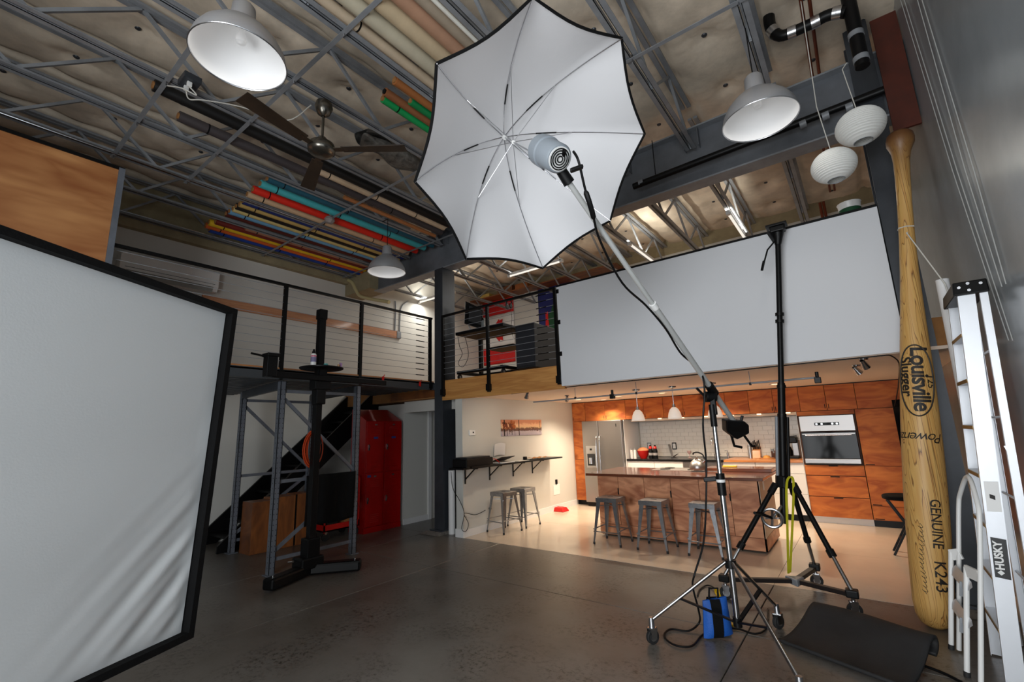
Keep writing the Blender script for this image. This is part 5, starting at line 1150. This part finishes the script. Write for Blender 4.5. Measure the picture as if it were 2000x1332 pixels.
for k, p in enumerate(dl):
    p.z = KT; p.y = 8.0 if k < 4 else p.y
    if k < 4: p.x = on(((1129, 1207, 1292, 1512)[k]), (772, 765, 757, 735)[k], 1, 8.0).x
    t = thing('downlight', 'round recessed downlight in the kitchen ceiling', 'downlight', p, 'recessed kitchen downlights')
    MB().lathe([(.085, -.006), (.085, 0), (.06, .0), (.06, -.006)], p, n=24).build('trim_ring', 'whitep', t, True)
    MB().lathe([(.06, -.003), (.001, -.004)], p, n=24).build('lens', 'warmglow', t, True)
    d = bpy.data.lights.new('downlight_beam', 'SPOT'); d.energy = 125; d.color = (1, .80, .58); d.spot_size = 2.3; d.spot_blend = .7; d.shadow_soft_size = .06; o = bpy.data.objects.new('downlight_beam', d); COL.objects.link(o); o.location = p-Vector((0, 0, .02))
# track pipe under the ceiling
ta_, tb_ = on(1042, 786, 2, 2.03), on(1600, 736, 2, 2.03); ty = 5.75
pa = on(1042, 786, 1, ty); pb2 = on(1600, 736, 1, ty)
pipe_z = (pa.z+pb2.z)/2
tk = thing('track_rail', 'steel conduit rail hung under the kitchen ceiling', 'rail', (-2, ty, pipe_z))
MB().cyl((pa.x, ty, pipe_z-.01), (pb2.x, ty, pipe_z+.01), .011, n=10).build('pipe', 'steel', tk, True)
for f in (.2, .45, .82): 
    x = pa.x+(pb2.x-pa.x)*f; MB().cyl((x, ty, pipe_z), (x, ty, KT), .004, n=6).build('hanger', 'steel', tk); MB().box((x-.01, ty-.015, pipe_z-.015), (x+.01, ty+.015, pipe_z+.015)).build('clip', 'blackm', tk)
for px_, py_, lab in ((1196, 772, 'black cube spotlight on the conduit rail above the refrigerator'), (1596, 735, 'black cube spotlight at the right end of the conduit rail')):
    q = on(px_, py_, 1, ty); tag(MB().box((q.x-.03, q.y-.03, pipe_z-.05), (q.x+.03, q.y+.03, pipe_z+.012)).cyl((q.x, q.y, pipe_z+.01), (q.x, q.y, pipe_z+.07), .018, n=10).build('rail_spotlight', 'blackp', None, bev=.006), lab, 'spotlight')
def ceiling_spot(px_, py_, lab, aim, en=0):
    q = on(px_, py_, 2, KT); q.z = KT
    t = thing('ceiling_spotlight', lab, 'spotlight', q); a = Vector(aim).normalized(); c = q-Vector((0, 0, .06))
    MB().lathe([(.001, 0), (.04, 0), (.035, -.015), (.001, -.015)], q, n=18).build('canopy', 'chrome', t, True); MB().cyl(q-Vector((0,0,.01)), c, .007, n=8).build('stem', 'chrome', t, True)
    MB().lathe([(.02, -.05), (.024, -.02), (.036, .04), (.034, .042), (.001, .03)], c, a, 18).build('lamp_cup', 'chrome', t, True); MB().lathe([(.033, .043), (.001, .044)], c, a, 18).build('lens', 'glow', t, True)
    if en:
        d = bpy.data.lights.new('wall_spot_beam', 'SPOT'); d.energy = en; d.color = (1, .86, .66); d.spot_size = 2.4; d.spot_blend = .8; d.shadow_soft_size = .04; o = bpy.data.objects.new('wall_spot_beam', d); COL.objects.link(o); o.location = c+a*.06; o.rotation_euler = (-a).to_track_quat('Z', 'Y').to_euler()
ceiling_spot(1029, 765, 'chrome spotlight over the wall shelf', (-.5, .3, -.8), 22); ceiling_spot(1107, 772, 'chrome spotlight near the left end of the conduit rail', (-.4, .5, -.7), 22)
ceiling_spot(1686, 700, 'chrome spotlight with a white lens by the front of the kitchen', (.3, .6, -.8)); ceiling_spot(1672, 713, 'chrome twin spotlight beside the tall cupboard', (.5, .4, -.8))
tag(MB().tube(smooth_path([Vector((on(1000, 768, 1, YE+.03).x, YE+.012, 2.12)), Vector((-3.0, YE+.01, 2.14)), Vector((-1.5, YE+.01, 2.135)), Vector((.0, YE+.01, 2.14)), Vector((.3, YE+.1, 2.12)), Vector((.34, 6.3, 1.95)), Vector((.36, YC-.02, 1.7))], 6), .006, 6).build('low_wire', 'blackp', None, True), 'black wire strung along the bottom of the white screen board', 'wire')
# ================================================================== CEILING THINGS
# cross rods carrying the paper rolls
for y, x0, x1, lab in ((3.55, -8.4, -2.1, 'grey steel strap under the middle of the paper rolls'), (5.2, -8.4, -2.1, 'grey steel strap under the beam end of the paper rolls'), (1.78, -6.6, -2.1, 'grey steel strap under the dark roll ends and pale rolls'), (1.04, -6.6, -3.7, 'grey steel strap near the ceiling junction box'), (3.6, -2.05, -.2, 'steel strap right of the umbrella')):
    t = thing('roll_strap', lab, 'strap', (x0, y, 4.89)); MB().box((x0, y-.02, 4.888), (x1, y+.02, 4.893)).build('bar', 'steel', t)
    for x in JX:
        if x0 < x < x1: MB().cyl((x, y, 4.85), (x, y, 4.96), .006, n=6).build('hook_bolt', 'chrome', t)
def roll(x, y0, y1, r, c, lab, bands=True, z=None, core=True):
    z = z or 4.897+r
    t = thing('paper_roll', lab, 'paper roll', (x, y0, z), 'backdrop rolls stored on the joists')
    MB().cyl((x, y0, z), (x, y1, z), r, n=20).build('paper', colmat(c), t, True)
    for y in (y0, y1):
        s = -1 if y == y0 else 1
        MB().cyl((x, y, z), (x, y+s*.012, z), r*.62, n=16).build('core_end', 'card' if core else 'blackp', t, True)
    if bands:
        for f in (.07, .4, .72):
            y = y0+(y1-y0)*f; MB().cyl((x, y, z), (x, y+.014, z), r+.0015, n=20).build('tape_band', 'black', t, True)
roll(-4.98, 1.0, 5.1, .06, (14, 14, 15), 'thick black backdrop roll beside the junction box', False)
roll(-5.12, 2.75, 5.0, .052, (206, 180, 150), 'cream backdrop roll next to the black roll')
roll(-5.29, 1.3, 5.1, .055, (66, 60, 62), 'long charcoal backdrop roll')
roll(-5.44, 3.35, 5.1, .03, (176, 112, 66), 'thin brown cardboard core', False)
roll(-5.80, 2.45, 5.38, .052, (26, 84, 104), 'dark teal backdrop roll')
roll(-6.00, 2.45, 5.36, .055, (72, 176, 182), 'bright turquoise backdrop roll')
roll(-6.22, 2.45, 5.36, .055, (226, 40, 22), 'bright red backdrop roll')
roll(-6.39, 2.45, 5.3, .045, (204, 172, 136), 'tan backdrop roll between the red roll and a joist')
roll(-6.64, 2.5, 5.38, .05, (26, 44, 108), 'navy backdrop roll beside the gold roll')
roll(-6.76, 2.5, 5.38, .045, (196, 164, 96), 'gold backdrop roll beside the navy roll')
roll(-6.87, 2.5, 5.38, .05, (18, 18, 18), 'black backdrop roll between the gold and cream rolls', False)
roll(-6.98, 2.5, 5.38, .045, (212, 190, 124), 'pale cream-yellow backdrop roll')
roll(-7.10, 2.5, 5.38, .05, (104, 156, 192), 'light blue backdrop roll')
roll(-7.22, 2.5, 5.38, .05, (80, 24, 18), 'maroon backdrop roll beside the light blue roll', False)
roll(-7.50, 2.9, 5.2, .045, (164, 112, 86), 'dusty brown backdrop roll')
roll(-7.61, 2.5, 5.3, .05, (112, 30, 20), 'dark red backdrop roll beside the yellow roll', False)
roll(-7.73, 2.45, 5.3, .055, (230, 186, 30), 'bright yellow backdrop roll')
roll(-7.86, 2.45, 5.32, .045, (206, 92, 30), 'orange backdrop roll between the yellow and royal blue rolls')
roll(-7.99, 2.55, 5.34, .055, (24, 62, 150), 'royal blue backdrop roll')
roll(-2.90, .2, 4.3, .045, (186, 168, 144), 'thin beige roll beside a joist above the umbrella')
roll(-2.76, .2, 4.3, .07, (186, 178, 156), 'greyish cream thick roll above the umbrella', False)
roll(-2.59, .2, 4.3, .078, (196, 176, 144), 'thick straw-coloured roll above the umbrella', False)
roll(-2.43, .2, 4.3, .07, (176, 136, 110), 'mottled rusty roll above the umbrella', False)
roll(-2.30, .2, 4.3, .05, (158, 144, 126), 'grey-brown roll beside the thin white tube', False)
roll(-2.215, .2, 4.3, .018, (226, 224, 214), 'thin white tube beside the thick rolls', False)
roll(-3.43, 2.5, 5.0, .045, (0, 150, 78), 'bright green roll with tape marks')
roll(-3.335, 2.45, 5.0, .042, (140, 88, 54), 'brown roll with a black end next to the green roll', False, core=False)
roll(-3.24, 2.7, 5.0, .042, (0, 128, 68), 'shorter green roll between two brown rolls', False)
roll(-3.14, 2.42, 5.0, .045, (156, 96, 50), 'brown roll with worn foil end', False)
# aluminium dome lamps
def dome(x, y, z, D, lab):
    t = thing('dome_lamp', lab, 'pendant lamp', (x, y, z), 'aluminium dome lamps'); R_ = D/2
    pr_ = [(R_, 0), (R_*.995, .02), (R_*.95, .075), (R_*.84, .135), (R_*.64, .2), (R_*.42, .25), (R_*.29, .275), (R_*.27, .3), (R_*.25, .40), (R_*.2, .42), (.012, .425)]
    MB().lathe(pr_, (x, y, z), n=48).build('shade', 'dome', t, True)
    MB().lathe([(R_*.985, .004), (R_*.93, .07), (R_*.82, .128), (R_*.62, .19), (R_*.4, .238), (.001, .245)], (x, y, z), n=48).build('interior', 'glow', t, True)
    MB().torus((x, y, z), (0, 0, 1), R_, .004, 48, 6).build('rim', 'alu', t, True)
    MB().lathe([(.001, .12), (.03, .13), (.034, .16), (.02, .2), (.018, .24)], (x, y, z), n=16).build('bulb', 'glow', t, True)
    dl_ = bpy.data.lights.new('dome_light', 'SPOT'); dl_.energy = 9; dl_.color = (1, .95, .88); dl_.spot_size = 2.5; dl_.spot_blend = .4; dl_.shadow_soft_size = .12; do_ = bpy.data.objects.new('dome_light', dl_); COL.objects.link(do_); do_.location = (x, y, z+.1)
    MB().cyl((x, y, z+.42), (x, y, 4.9), .005, n=6).build('cord', 'blackp', t, True)
    jx = min(JX, key=lambda v: abs(v-x)); MB().cyl((x, y, 4.897), (jx, y, 4.897), .006, n=6).build('hook', 'blackp', t, True) if .1 < abs(jx-x) else None
    return t
dome(-2.92, 1.0, 4.02, .56, 'aluminium dome lamp hanging above the softbox')
dome(-.33, 3.92, 4.0, .56, 'aluminium dome lamp hanging near the paper lanterns')
dome(-5.48, 4.14, 4.02, .56, 'aluminium dome lamp hanging below the coloured paper rolls')
# ceiling fan
fx, fy = -3.84, 2.1
fn = thing('ceiling_fan', 'three-blade ceiling fan with antique brass motor', 'ceiling fan', (fx, fy, 4.3))
M['fanm'] = mat('antique_nickel', (120, 116, 108), .25, .9); M['blade'] = mat('dark_walnut_blade', (52, 40, 30), .5, var=.15)
MB().lathe([(.03, 4.88), (.075, 4.85), (.085, 4.8), (.06, 4.73), (.018, 4.7)], (fx, fy, 0), n=28).build('canopy', 'fanm', fn, True)
MB().cyl((fx, fy, 4.72), (fx, fy, 4.42), .013, n=10).build('downrod', 'fanm', fn, True)
MB().lathe([(.016, 4.48), (.04, 4.46), (.06, 4.42), (.115, 4.39), (.13, 4.35), (.125, 4.31), (.1, 4.285), (.06, 4.275), (.001, 4.27)], (fx, fy, 0), n=32).build('motor', 'fanm', fn, True)
for k, ad in enumerate((38, 160, -78)):
    a = math.radians(ad); d = Vector((math.cos(a), math.sin(a), 0)); s = Vector((-d.y, d.x, 0)); c = Vector((fx, fy, 4.33))
    b_ = MB().hexa([c+d*.2-s*.055-Vector((0,0,.012)), c+d*.82-s*.075-Vector((0,0,.018)), c+d*.82+s*.075+Vector((0,0,.006)), c+d*.2+s*.055+Vector((0,0,.004))], [c+d*.2-s*.055-Vector((0,0,.004)), c+d*.82-s*.075-Vector((0,0,.010)), c+d*.82+s*.075+Vector((0,0,.014)), c+d*.2+s*.055+Vector((0,0,.012))]).build('blade', 'blade', fn, bev=.003)
    MB().bar(c+d*.1, c+d*.26, .06, .008).build('blade_iron', 'fanm', b_)
# paper lanterns
def lantern(p, D, lab, tx, tz):
    t = thing('paper_lantern', lab, 'lantern', p, 'paper lanterns'); pr_ = []
    nr = 17; ks = 5
    for i in range(nr*ks+1):
        u = (-1+2*i/(nr*ks))*.93; r_ = D/2*math.sqrt(max(0, 1-u*u))*(1-.045*abs(math.sin(math.pi*i/ks))); pr_.append((r_, u*D/2*.86))
    MB().lathe(pr_, p, n=40).build('shade', 'paper', t, True)
    q = Vector(p); MB().torus(q+Vector((0, 0, -.93*D/2*.86)), (0, 0, 1), D/2*.37, .003, 24, 6).build('bottom_ring', 'steel', t, True)
    MB().tube([q+Vector((0, 0, D*.4)), q+Vector((-.04, .02, .6)), Vector((tx, q.y+.04, tz))], .004, 6).build('cord', 'rope', t, True)
lantern((.33, 4.6, 4.02), .36, 'white paper lantern hanging beside the knob of the giant bat', .33, 4.68)
lantern((.10, 4.45, 3.67), .33, 'white paper lantern hanging lower over the white screen board', .09, 5.375)
# drain and water pipes near the right wall
pp = [(1512, 8), (1502, 20), (1503, 45), (1510, 62), (1525, 70), (1547, 63), (1570, 53), (1592, 43), (1612, 32), (1635, 25), (1652, 24)]
P3 = [on(a, b, 1, 4.7) for a, b in pp]
pl = thing('drain_pipe', 'black jointed plastic drain pipe under the roof by the right wall', 'pipe', P3[-1])
MB().tube(smooth_path(P3, 3), .052, 12).build('run', 'blackp', pl, True)
v0 = on(1655, -10, 1, 4.7); v1 = Vector((v0.x, 4.7, on(1660, 140, 1, 4.7).z))
MB().cyl(Vector((v1.x, 4.7, 5.42)), v1, .055, n=14).build('stack', 'blackp', pl, True)
for i in (3, 5, 7, 9):
    d = (P3[min(i+1, 10)]-P3[i-1]).normalized(); MB().cyl(P3[i]-d*.035, P3[i]+d*.035, .057, n=16).build('coupling', 'alu', pl, True)
for z in (v1.z+.3, v1.z+.05): MB().cyl((v1.x, 4.7, z), (v1.x, 4.7, z+.05), .06, n=16).build('coupling', 'steel', pl, True)
for k, x in enumerate((.09, .155)):
    tag(MB().cyl((x, 1.5, 5.39), (x, 9.0, 5.39), .016, n=10).build('copper_pipe', 'copper', None, True), 'copper water pipe running along the roof next to its twin', 'pipe', 'twin copper pipes')
for k, px_ in enumerate((1592, 1599)):
    q0, q1 = on(px_, 345, 1, 8.9), on(px_+5, 418, 1, 8.9); tag(MB().cyl(Vector((q0.x, 8.9, 5.2)), Vector((q0.x+.02, 8.9, ZF)), .022, n=10).build('copper_riser', 'copper', None, True), 'bright copper riser pipe behind the screen board', 'pipe', 'copper riser pair')
bb0 = thing('sprinkler_main', 'black horizontal pipe with clamps below the roof near the steel beam', 'pipe', (-.2, 5.3, 4.75))
q0, q1 = on(1236, 352, 1, 5.36), on(1560, 235, 1, 5.36)
MB().cyl((q0.x, 5.36, 4.66), (XR-.06, 5.36, 4.72), .04, n=14).build('pipe', 'blackp', bb0, True)
for x in (q0.x+.08, -.1, .1, .3): MB().cyl((x, 5.36, 4.67), (x+.06, 5.36, 4.675), .045, n=14).build('coupling', 'steel', bb0, True)
MB().tube([(q0.x+.3, 5.36, 4.69), (q0.x+.3, 5.36, 5.2)], .006).build('hanger', 'blackp', bb0)
tag(B((.61, 5.28, 4.22), (.81, 5.31, 5.45)).build('red_plywood_sheet', 'redply', None), 'red-brown plywood panel on the right wall above the bat', 'panel')
# electrical conduits on the ceiling
for x, y0, y1, lab in ((-6.44, -1.0, 5.4, 'thin shiny conduit along the joists beside the red roll'), (-8.05, .5, 5.3, 'thin shiny conduit above the air conditioner')):
    tag(MB().cyl((x, y0, 4.872), (x, y1, 4.872), .009, n=8).build('ceiling_conduit', 'chrome', None, True), lab, 'conduit')
jb = thing('junction_box', 'ceiling junction box with two white plugs and dangling cords', 'junction box', (-4.55, 1.15, 4.85))
MB().box((-4.64, 1.1, 4.84), (-4.46, 1.24, 4.9)).build('box', 'steel_dk', jb, bev=.004)
for k in (-1, 1): MB().box((-4.57+k*.04, 1.14, 4.79), (-4.54+k*.04, 1.18, 4.84)).build('plug', 'whitep', jb, bev=.006)
MB().tube(smooth_path([(-4.59, 1.16, 4.79), (-4.62, 1.2, 4.74), (-4.56, 1.3, 4.76), (-4.5, 1.6, 4.84), (-4.4, 2.0, 4.87), (-4.0, 2.05, 4.88)], 5), .006, 6).build('cord', 'rope', jb, True)
MB().tube(smooth_path([(-4.51, 1.16, 4.79), (-4.5, 1.22, 4.73), (-4.54, 1.12, 4.76), (-4.72, 1.05, 4.84)], 5), .006, 6).build('cord', 'rope', jb, True)
# wrapped bundle and plastic bag on the joists
wb = MB().grid(lambda a, b: (-4.17+.16*math.cos(2*math.pi*a)*(.6+.4*math.sin(math.pi*b))+.03*math.sin(9*a+7*b), 2.75+.85*b+.03*math.sin(13*a), 5.0+.11*math.sin(2*math.pi*a)*(.6+.4*math.sin(math.pi*b))+.02*math.sin(17*a+11*b)), 24, 12)
tag(wb.build('wrapped_bundle', mat('cloudy_plastic', (84, 82, 78), .3, bump=.8, bscale=18, var=.4, vscale=12), None, 'all'), 'bundle wrapped in crinkled plastic lying on the joists near the fan', 'bundle')
q = on(645, 425, 2, 4.88)
tag(MB().lathe([(.001, -.1), (.05, -.09), (.08, -.04), (.06, .0), (.015, .03), (.03, .05)], q, (.2, .1, 1), 9).build('plastic_bag', mat('bag_plastic', (160, 150, 146), .3, bump=.9, bscale=25, alpha=.8), None), 'crumpled clear plastic bag hanging under the red roll', 'bag')
# hanging lines on the right wall
for k, pts in enumerate((((1759, 0), (1860, 332), (1970, 665)), ((1766, 0), (1869, 332), (1978, 665)), ((1792, 0), (1885, 332), (1957, 560)), ((1810, 30), (1902, 332), (1965, 555)))):
    P_ = [on(a, b, 0, XR-.012) for a, b in pts]; e0 = P_[0]+(P_[0]-P_[1])*.5
    tag(MB().tube([e0]+P_, .0032, 6).build('hanging_line', 'line', None, True), 'white cord hanging down the grey right wall', 'cord', 'cords on the right wall')
# ================================================================== MEZZANINE
sb_ = thing('screen_board', 'large plain white board closing the front of the mezzanine above the kitchen', 'board', (-1.4, YE-.02, 2.16))
B((-3.225, YE-.035, 2.155), (.385, YE-.012, 3.565)).build('panel', 'screen', sb_)
B((-3.225, YE-.04, 3.565), (.385, YE-.005, 3.59)).build('top_edge', 'blackm', sb_)
for z in (2.6, 3.05, 3.5): MB().box((-3.235, YE-.045, z-.03), (-3.19, YE-.034, z+.03)).build('clip', 'blackm', sb_)
# black rolling table
tb = thing('rolling_table', 'black steel rolling table behind the mezzanine railing', 'table', (-4.95, 5.95, ZF))
TX0, TX1, TY0, TY1, TT = -5.48, -4.42, 5.62, 6.28, 3.30
MB().box((TX0, TY0, TT-.05), (TX1, TY1, TT)).build('tabletop', 'blackp', tb, bev=.004)
B((TX0+.03, TY0+.03, TT-.056), (TX1-.03, TY1-.03, TT-.05)).build('underside', 'olive', tb)
for x, y in ((TX0+.05, TY1-.05), (TX1-.05, TY1-.05), (TX0+.05, TY0+.05), (TX1-.05, TY0+.05)):
    if y > 6: MB().box((x-.03, y-.03, ZF+.12), (x+.03, y+.03, TT-.05)).build('leg', 'blackm', tb)
    MB().cyl((x-.012, y, ZF+.055), (x+.012, y, ZF+.055), .05, n=18).build('caster', 'rubber', tb, True); MB().cyl((x-.014, y, ZF+.055), (x+.014, y, ZF+.055), .022, n=12).build('caster_hub', 'alu', tb, True)
for y in (TY0+.05, TY1-.05): MB().bar((TX0, y, ZF+.13), (TX1, y, ZF+.13), .05, .05).build('base_rail', 'blackm', tb)
for x in (TX0+.05, TX1-.05): MB().bar((x, TY0, ZF+.13), (x, TY1, ZF+.13), .05, .05).build('base_rail', 'blackm', tb)
MB().box((TX0+.5, TY1-.4, ZF+.5), (TX1, TY1, ZF+.53)).build('lower_shelf', 'blackp', tb)
mn = thing('computer_monitor', 'black monitor turned sideways on the rolling table', 'monitor', (-5.3, 5.95, TT))
MB().prism([(-5.36, 5.72, TT+.16), (-5.22, 6.02, TT+.08), (-5.19, 6.02, TT+.44), (-5.33, 5.72, TT+.56)], (.03, -.02, 0)).build('panel', 'blackp', mn, bev=.006)
MB().prism([(-5.325, 5.78, TT+.2), (-5.22, 5.99, TT+.14), (-5.2, 5.99, TT+.40), (-5.3, 5.78, TT+.48)], (.045, -.03, 0)).build('rear_bulge', 'darkbox', mn, bev=.01)
MB().box((-5.36, 5.8, TT+.001), (-5.2, 6.0, TT+.02)).build('foot', 'alu', mn, bev=.004); MB().tube(smooth_path([(-5.3, 5.9, TT+.02), (-5.37, 5.85, TT+.15), (-5.3, 5.88, TT+.3)], 4), .012).build('stand_arm', 'alu', mn, True)
q = Vector((-5.08, 5.9, TT)); wbm = thing('water_bottle', 'clear water bottle with a dark cap on the rolling table', 'bottle', q)
MB().lathe([(.001, .002), (.03, .002), (.032, .02), (.032, .17), (.02, .2), (.001, .2)], q, n=20).build('body', colmat((120, 124, 124), .15), wbm, True); MB().lathe([(.018, .2), (.018, .23), (.008, .25), (.001, .25)], q, n=16).build('cap', 'blackp', wbm, True)
dc = thing('equipment_cabinet', 'dark grey equipment cabinet on casters behind the mezzanine railing', 'cabinet', (-4.2, 6.4, ZF))
MB().box((-4.38, 5.9, ZF+.1), (-4.0, 6.75, 3.28)).build('body', 'darkbox', dc, bev=.006)
B((-4.365, 5.893, ZF+.14), (-4.015, 5.9, 3.24)).build('door', mat('cabinet_door', (42, 44, 50), .4), dc)
for x in (-4.33, -4.05):
    for y in (5.95, 6.7): MB().cyl((x-.012, y, ZF+.045), (x+.012, y, ZF+.045), .043, n=16).build('caster', 'rubber', dc, True)
ch = thing('headphones', 'black headphones hanging from the mezzanine top rail', 'headphones', (-4.25, 5.33, 3.4))
qh = on(994, 598, 1, 5.34)
pts = [qh+Vector((.055*math.cos(a), -.0, .075*math.sin(a)+.03)) for a in [math.pi*k/12 for k in range(13)]]
MB().tube(pts, .008).build('band', 'blackp', ch, True)
for s in (-1, 1): MB().cyl(qh+Vector((s*.055-.012*s, 0, -.0)), qh+Vector((s*.055+.025*s*-1, 0, -.0)), .038, n=16).build('ear_cup', 'blackp', ch, True, bev=.006)
MB().tube(smooth_path([qh+Vector((.03, 0, -.03)), qh+Vector((.05, 0, -.2)), qh+Vector((.02, .01, -.35)), qh+Vector((.05, .02, -.5))], 4), .003, 6).build('cord', 'blackp', ch, True)
tag(MB().tube(smooth_path([Vector((-5.46, 5.66, 3.24)), Vector((-5.4, 5.64, 3.05)), Vector((-5.32, 5.62, 2.9)), Vector((-5.42, 5.62, 2.75)), Vector((-5.3, 5.62, 2.68)), Vector((-5.18, 5.62, 2.85)), Vector((-5.22, 5.62, 3.1)), Vector((-5.3, 5.64, 3.24))], 5), .005, 6).build('monitor_cord', 'blackp', None, True), 'black cord looping below the rolling table', 'cord')
# flags on the far wall
yw = YB-.004
f0, f1 = on(943, 588, 1, yw), on(1003, 572, 1, yw); fb = on(946, 708, 1, yw)
fg1 = thing('leaf_flag', 'red and white maple leaf flag hung vertically on the far wall', 'flag', (f0.x, yw, fb.z))
fz1 = f0.z; fz0 = fb.z-.1; fx0, fx1 = f0.x, f1.x
def wav(x, z): return yw-.012-.012*math.sin(x*14+z*2)
def strip(za, zb, m, nm): MB().grid(lambda a, b: (fx0+(fx1-fx0)*a, wav(a, b), za+(zb-za)*b+.09*(a-.5)*0-.1*math.sin(math.pi*a)*max(0, (za+(zb-za)*b-fz1+.5))), 24, 10).build(nm, m, fg1, 'all', solid=.002)
hh_ = fz1-fz0
strip(fz1-hh_*.27, fz1, 'flagred', 'red_band'); strip(fz0+hh_*.25, fz1-hh_*.27, 'white', 'white_field'); strip(fz0, fz0+hh_*.25, 'flagred', 'red_band')
leaf = [(0, -1), (.06, -.45), (.55, -.55), (.45, -.35), (.95, .1), (.8, .2), (.9, .5), (.6, .45), (.5, .6), (.25, .35), (.35, .85), (.18, .75), (0, 1.05), (-.18, .75), (-.35, .85), (-.25, .35), (-.5, .6), (-.6, .45), (-.9, .5), (-.8, .2), (-.95, .1), (-.45, -.35), (-.55, -.55), (-.06, -.45)]
lc = ((fx0+fx1)/2, (fz0+hh_*.25+fz1-hh_*.27)/2); ls = .34
MB().prism([(lc[0]+v*ls, yw-.034, lc[1]-u*ls) for u, v in leaf], (0, .008, 0)).build('leaf', 'flagred', fg1)
b0, b1 = on(1050, 556, 1, yw), on(1092, 548, 1, yw); bz0 = on(1076, 690, 1, yw).z
fg2 = thing('crest_flag', 'navy flag with a green and gold crest hung on the far wall', 'flag', (b0.x, yw, bz0))
bx1 = b0.x+1.0
MB().grid(lambda a, b: (b0.x+(bx1-b0.x)*a, yw-.014-.012*math.sin(a*11), bz0+(b0.z-bz0)*b), 24, 8).build('field', 'flagblue', fg2, 'all', solid=.002)
ec = on(1083, 630, 1, yw-.04)
def blob(x, z, sx_, sz, m, nm, n=14, k=0): MB().prism([(ec.x+x+sx_*math.cos(t)*(1+.2*math.sin(5*t+k)), yw-.036-.002*k, ec.z+z+sz*math.sin(t)*(1+.2*math.cos(4*t+k))) for t in [2*math.pi*i/n for i in range(n)]], (0, .004, 0)).build(nm, m, fg2)
blob(.02, .05, .22, .4, 'green', 'crest_tree', k=0); blob(.08, .1, .05, .3, 'emyel', 'crest_gold', k=1); blob(-.05, -.25, .16, .08, 'emyel', 'crest_scroll', k=2); blob(-.22, .0, .05, .36, 'flagred', 'crest_ribbon', k=3); blob(.1, -.05, .06, .08, 'flagred', 'crest_shield', k=4)
tag(MB().cyl((f1.x+.4, yw-.02, 5.24), (b0.x-.02, yw-.02, 5.26), .012, n=8).build('picture_rail', 'alu', None, True), 'thin pale rod along the top of the far wall beside the navy flag', 'rod')
# boxes on the ledge of the far wall
for k, (x, w_, h_, c, lab) in enumerate(((-7.5, .5, .28, (110, 64, 34), 'brown storage box on the ledge above the red flag'), (-6.9, .4, .22, (150, 84, 34), 'orange-brown box on the ledge between the flags'), (-8.2, .4, .16, (200, 170, 90), 'small yellow box on the ledge at the left'))):
    tag(B((x, YB-.4, 5.28), (x+w_, YB-.04, 5.28+h_*.6)).build('storage_box', colmat(c), None, bev=.004), lab, 'box')
struct(B((XL, YB-.42, 5.25), (-4.0, YB, 5.279)).build('trim_ledge', 'crate'))
# fluorescent strip lights
def strip_light(p, q, lab, E=14):
    t = thing('strip_light', lab, 'strip light', p, 'fluorescent strips above the mezzanine'); p = Vector(p); q = Vector(q)
    MB().bar(p+Vector((0,0,.035)), q+Vector((0,0,.035)), .06, .05).build('housing', 'white', t, bev=.004)
    MB().cyl(p+(q-p)*.02, q-(q-p)*.02, .019, n=12).build('tube', 'tube', t, True)
    for f in (.0, 1.0):
        c = p+(q-p)*f; MB().box((c.x-.03, c.y-.03, c.z-.025), (c.x+.03, c.y+.03, c.z+.04)).build('end_cap', 'whitep', t)
        MB().cyl(c+Vector((0,0,.04)), (c.x, c.y, 4.903), .004, n=6).build('hanger', 'steel', t)
strip_light((-5.6, 7.4, 4.83), (-4.3, 7.4, 4.83), 'fluorescent strip right of the steel column over the mezzanine')
strip_light((-8.45, 7.4, 4.83), (-7.25, 7.4, 4.83), 'fluorescent strip left of the steel column over the mezzanine')
strip_light((-2.92, 7.5, 4.82), (-2.92, 8.75, 4.82), 'fluorescent strip lengthwise above the middle of the screen board')
strip_light((-1.24, 7.4, 4.82), (-1.24, 8.65, 4.82), 'fluorescent strip lengthwise near the tripod head above the screen board')
for x, y, sx_, sy_ in ((-4.95, 7.4, 1.2, .1), (-7.85, 7.4, 1.2, .1), (-2.92, 8.1, .1, 1.2), (-1.24, 8.0, .1, 1.2)):
    area('strip_light_beam', (x, y, 4.79), (0, 0, 0), sx_, sy_, 24, (1, .96, .88))
    area('strip_light_uplight', (x, y, 4.9), (math.pi, 0, 0), sx_, sy_, 16, (1, .95, .84))
# storage bucket on the mezzanine beside the column
q = on(1682, 385, 1, 5.75)
st_ = thing('shelf_cabinet', 'dark cabinet standing behind the right end of the screen board', 'cabinet', (.1, 5.95, ZF))
MB().box((-.12, 5.75, ZF+.002), (.36, 6.2, 3.68)).build('body', 'darkbox', st_, bev=.006)
bk_ = thing('plastic_bucket', 'pale plastic bucket with green print on the dark cabinet', 'bucket', (.2, 5.95, 3.682))
MB().lathe([(.001, 0), (.09, 0), (.105, .2), (.112, .21), (.1, .205), (.085, .02), (.001, .01)], (.2, 5.95, 3.682), n=24).build('bucket', 'whitep', bk_, True); MB().lathe([(.094, .05), (.101, .14)], (.2, 5.95, 3.682), n=24).build('print_band', 'green', bk_, True)
tag(MB().lathe([(.001, 0), (.03, 0), (.03, .08), (.02, .1), (.001, .1)], (.0, 5.95, 3.682), n=14).build('red_jar', 'redb', None, True), 'small red jar on the dark cabinet beside the bucket', 'jar')
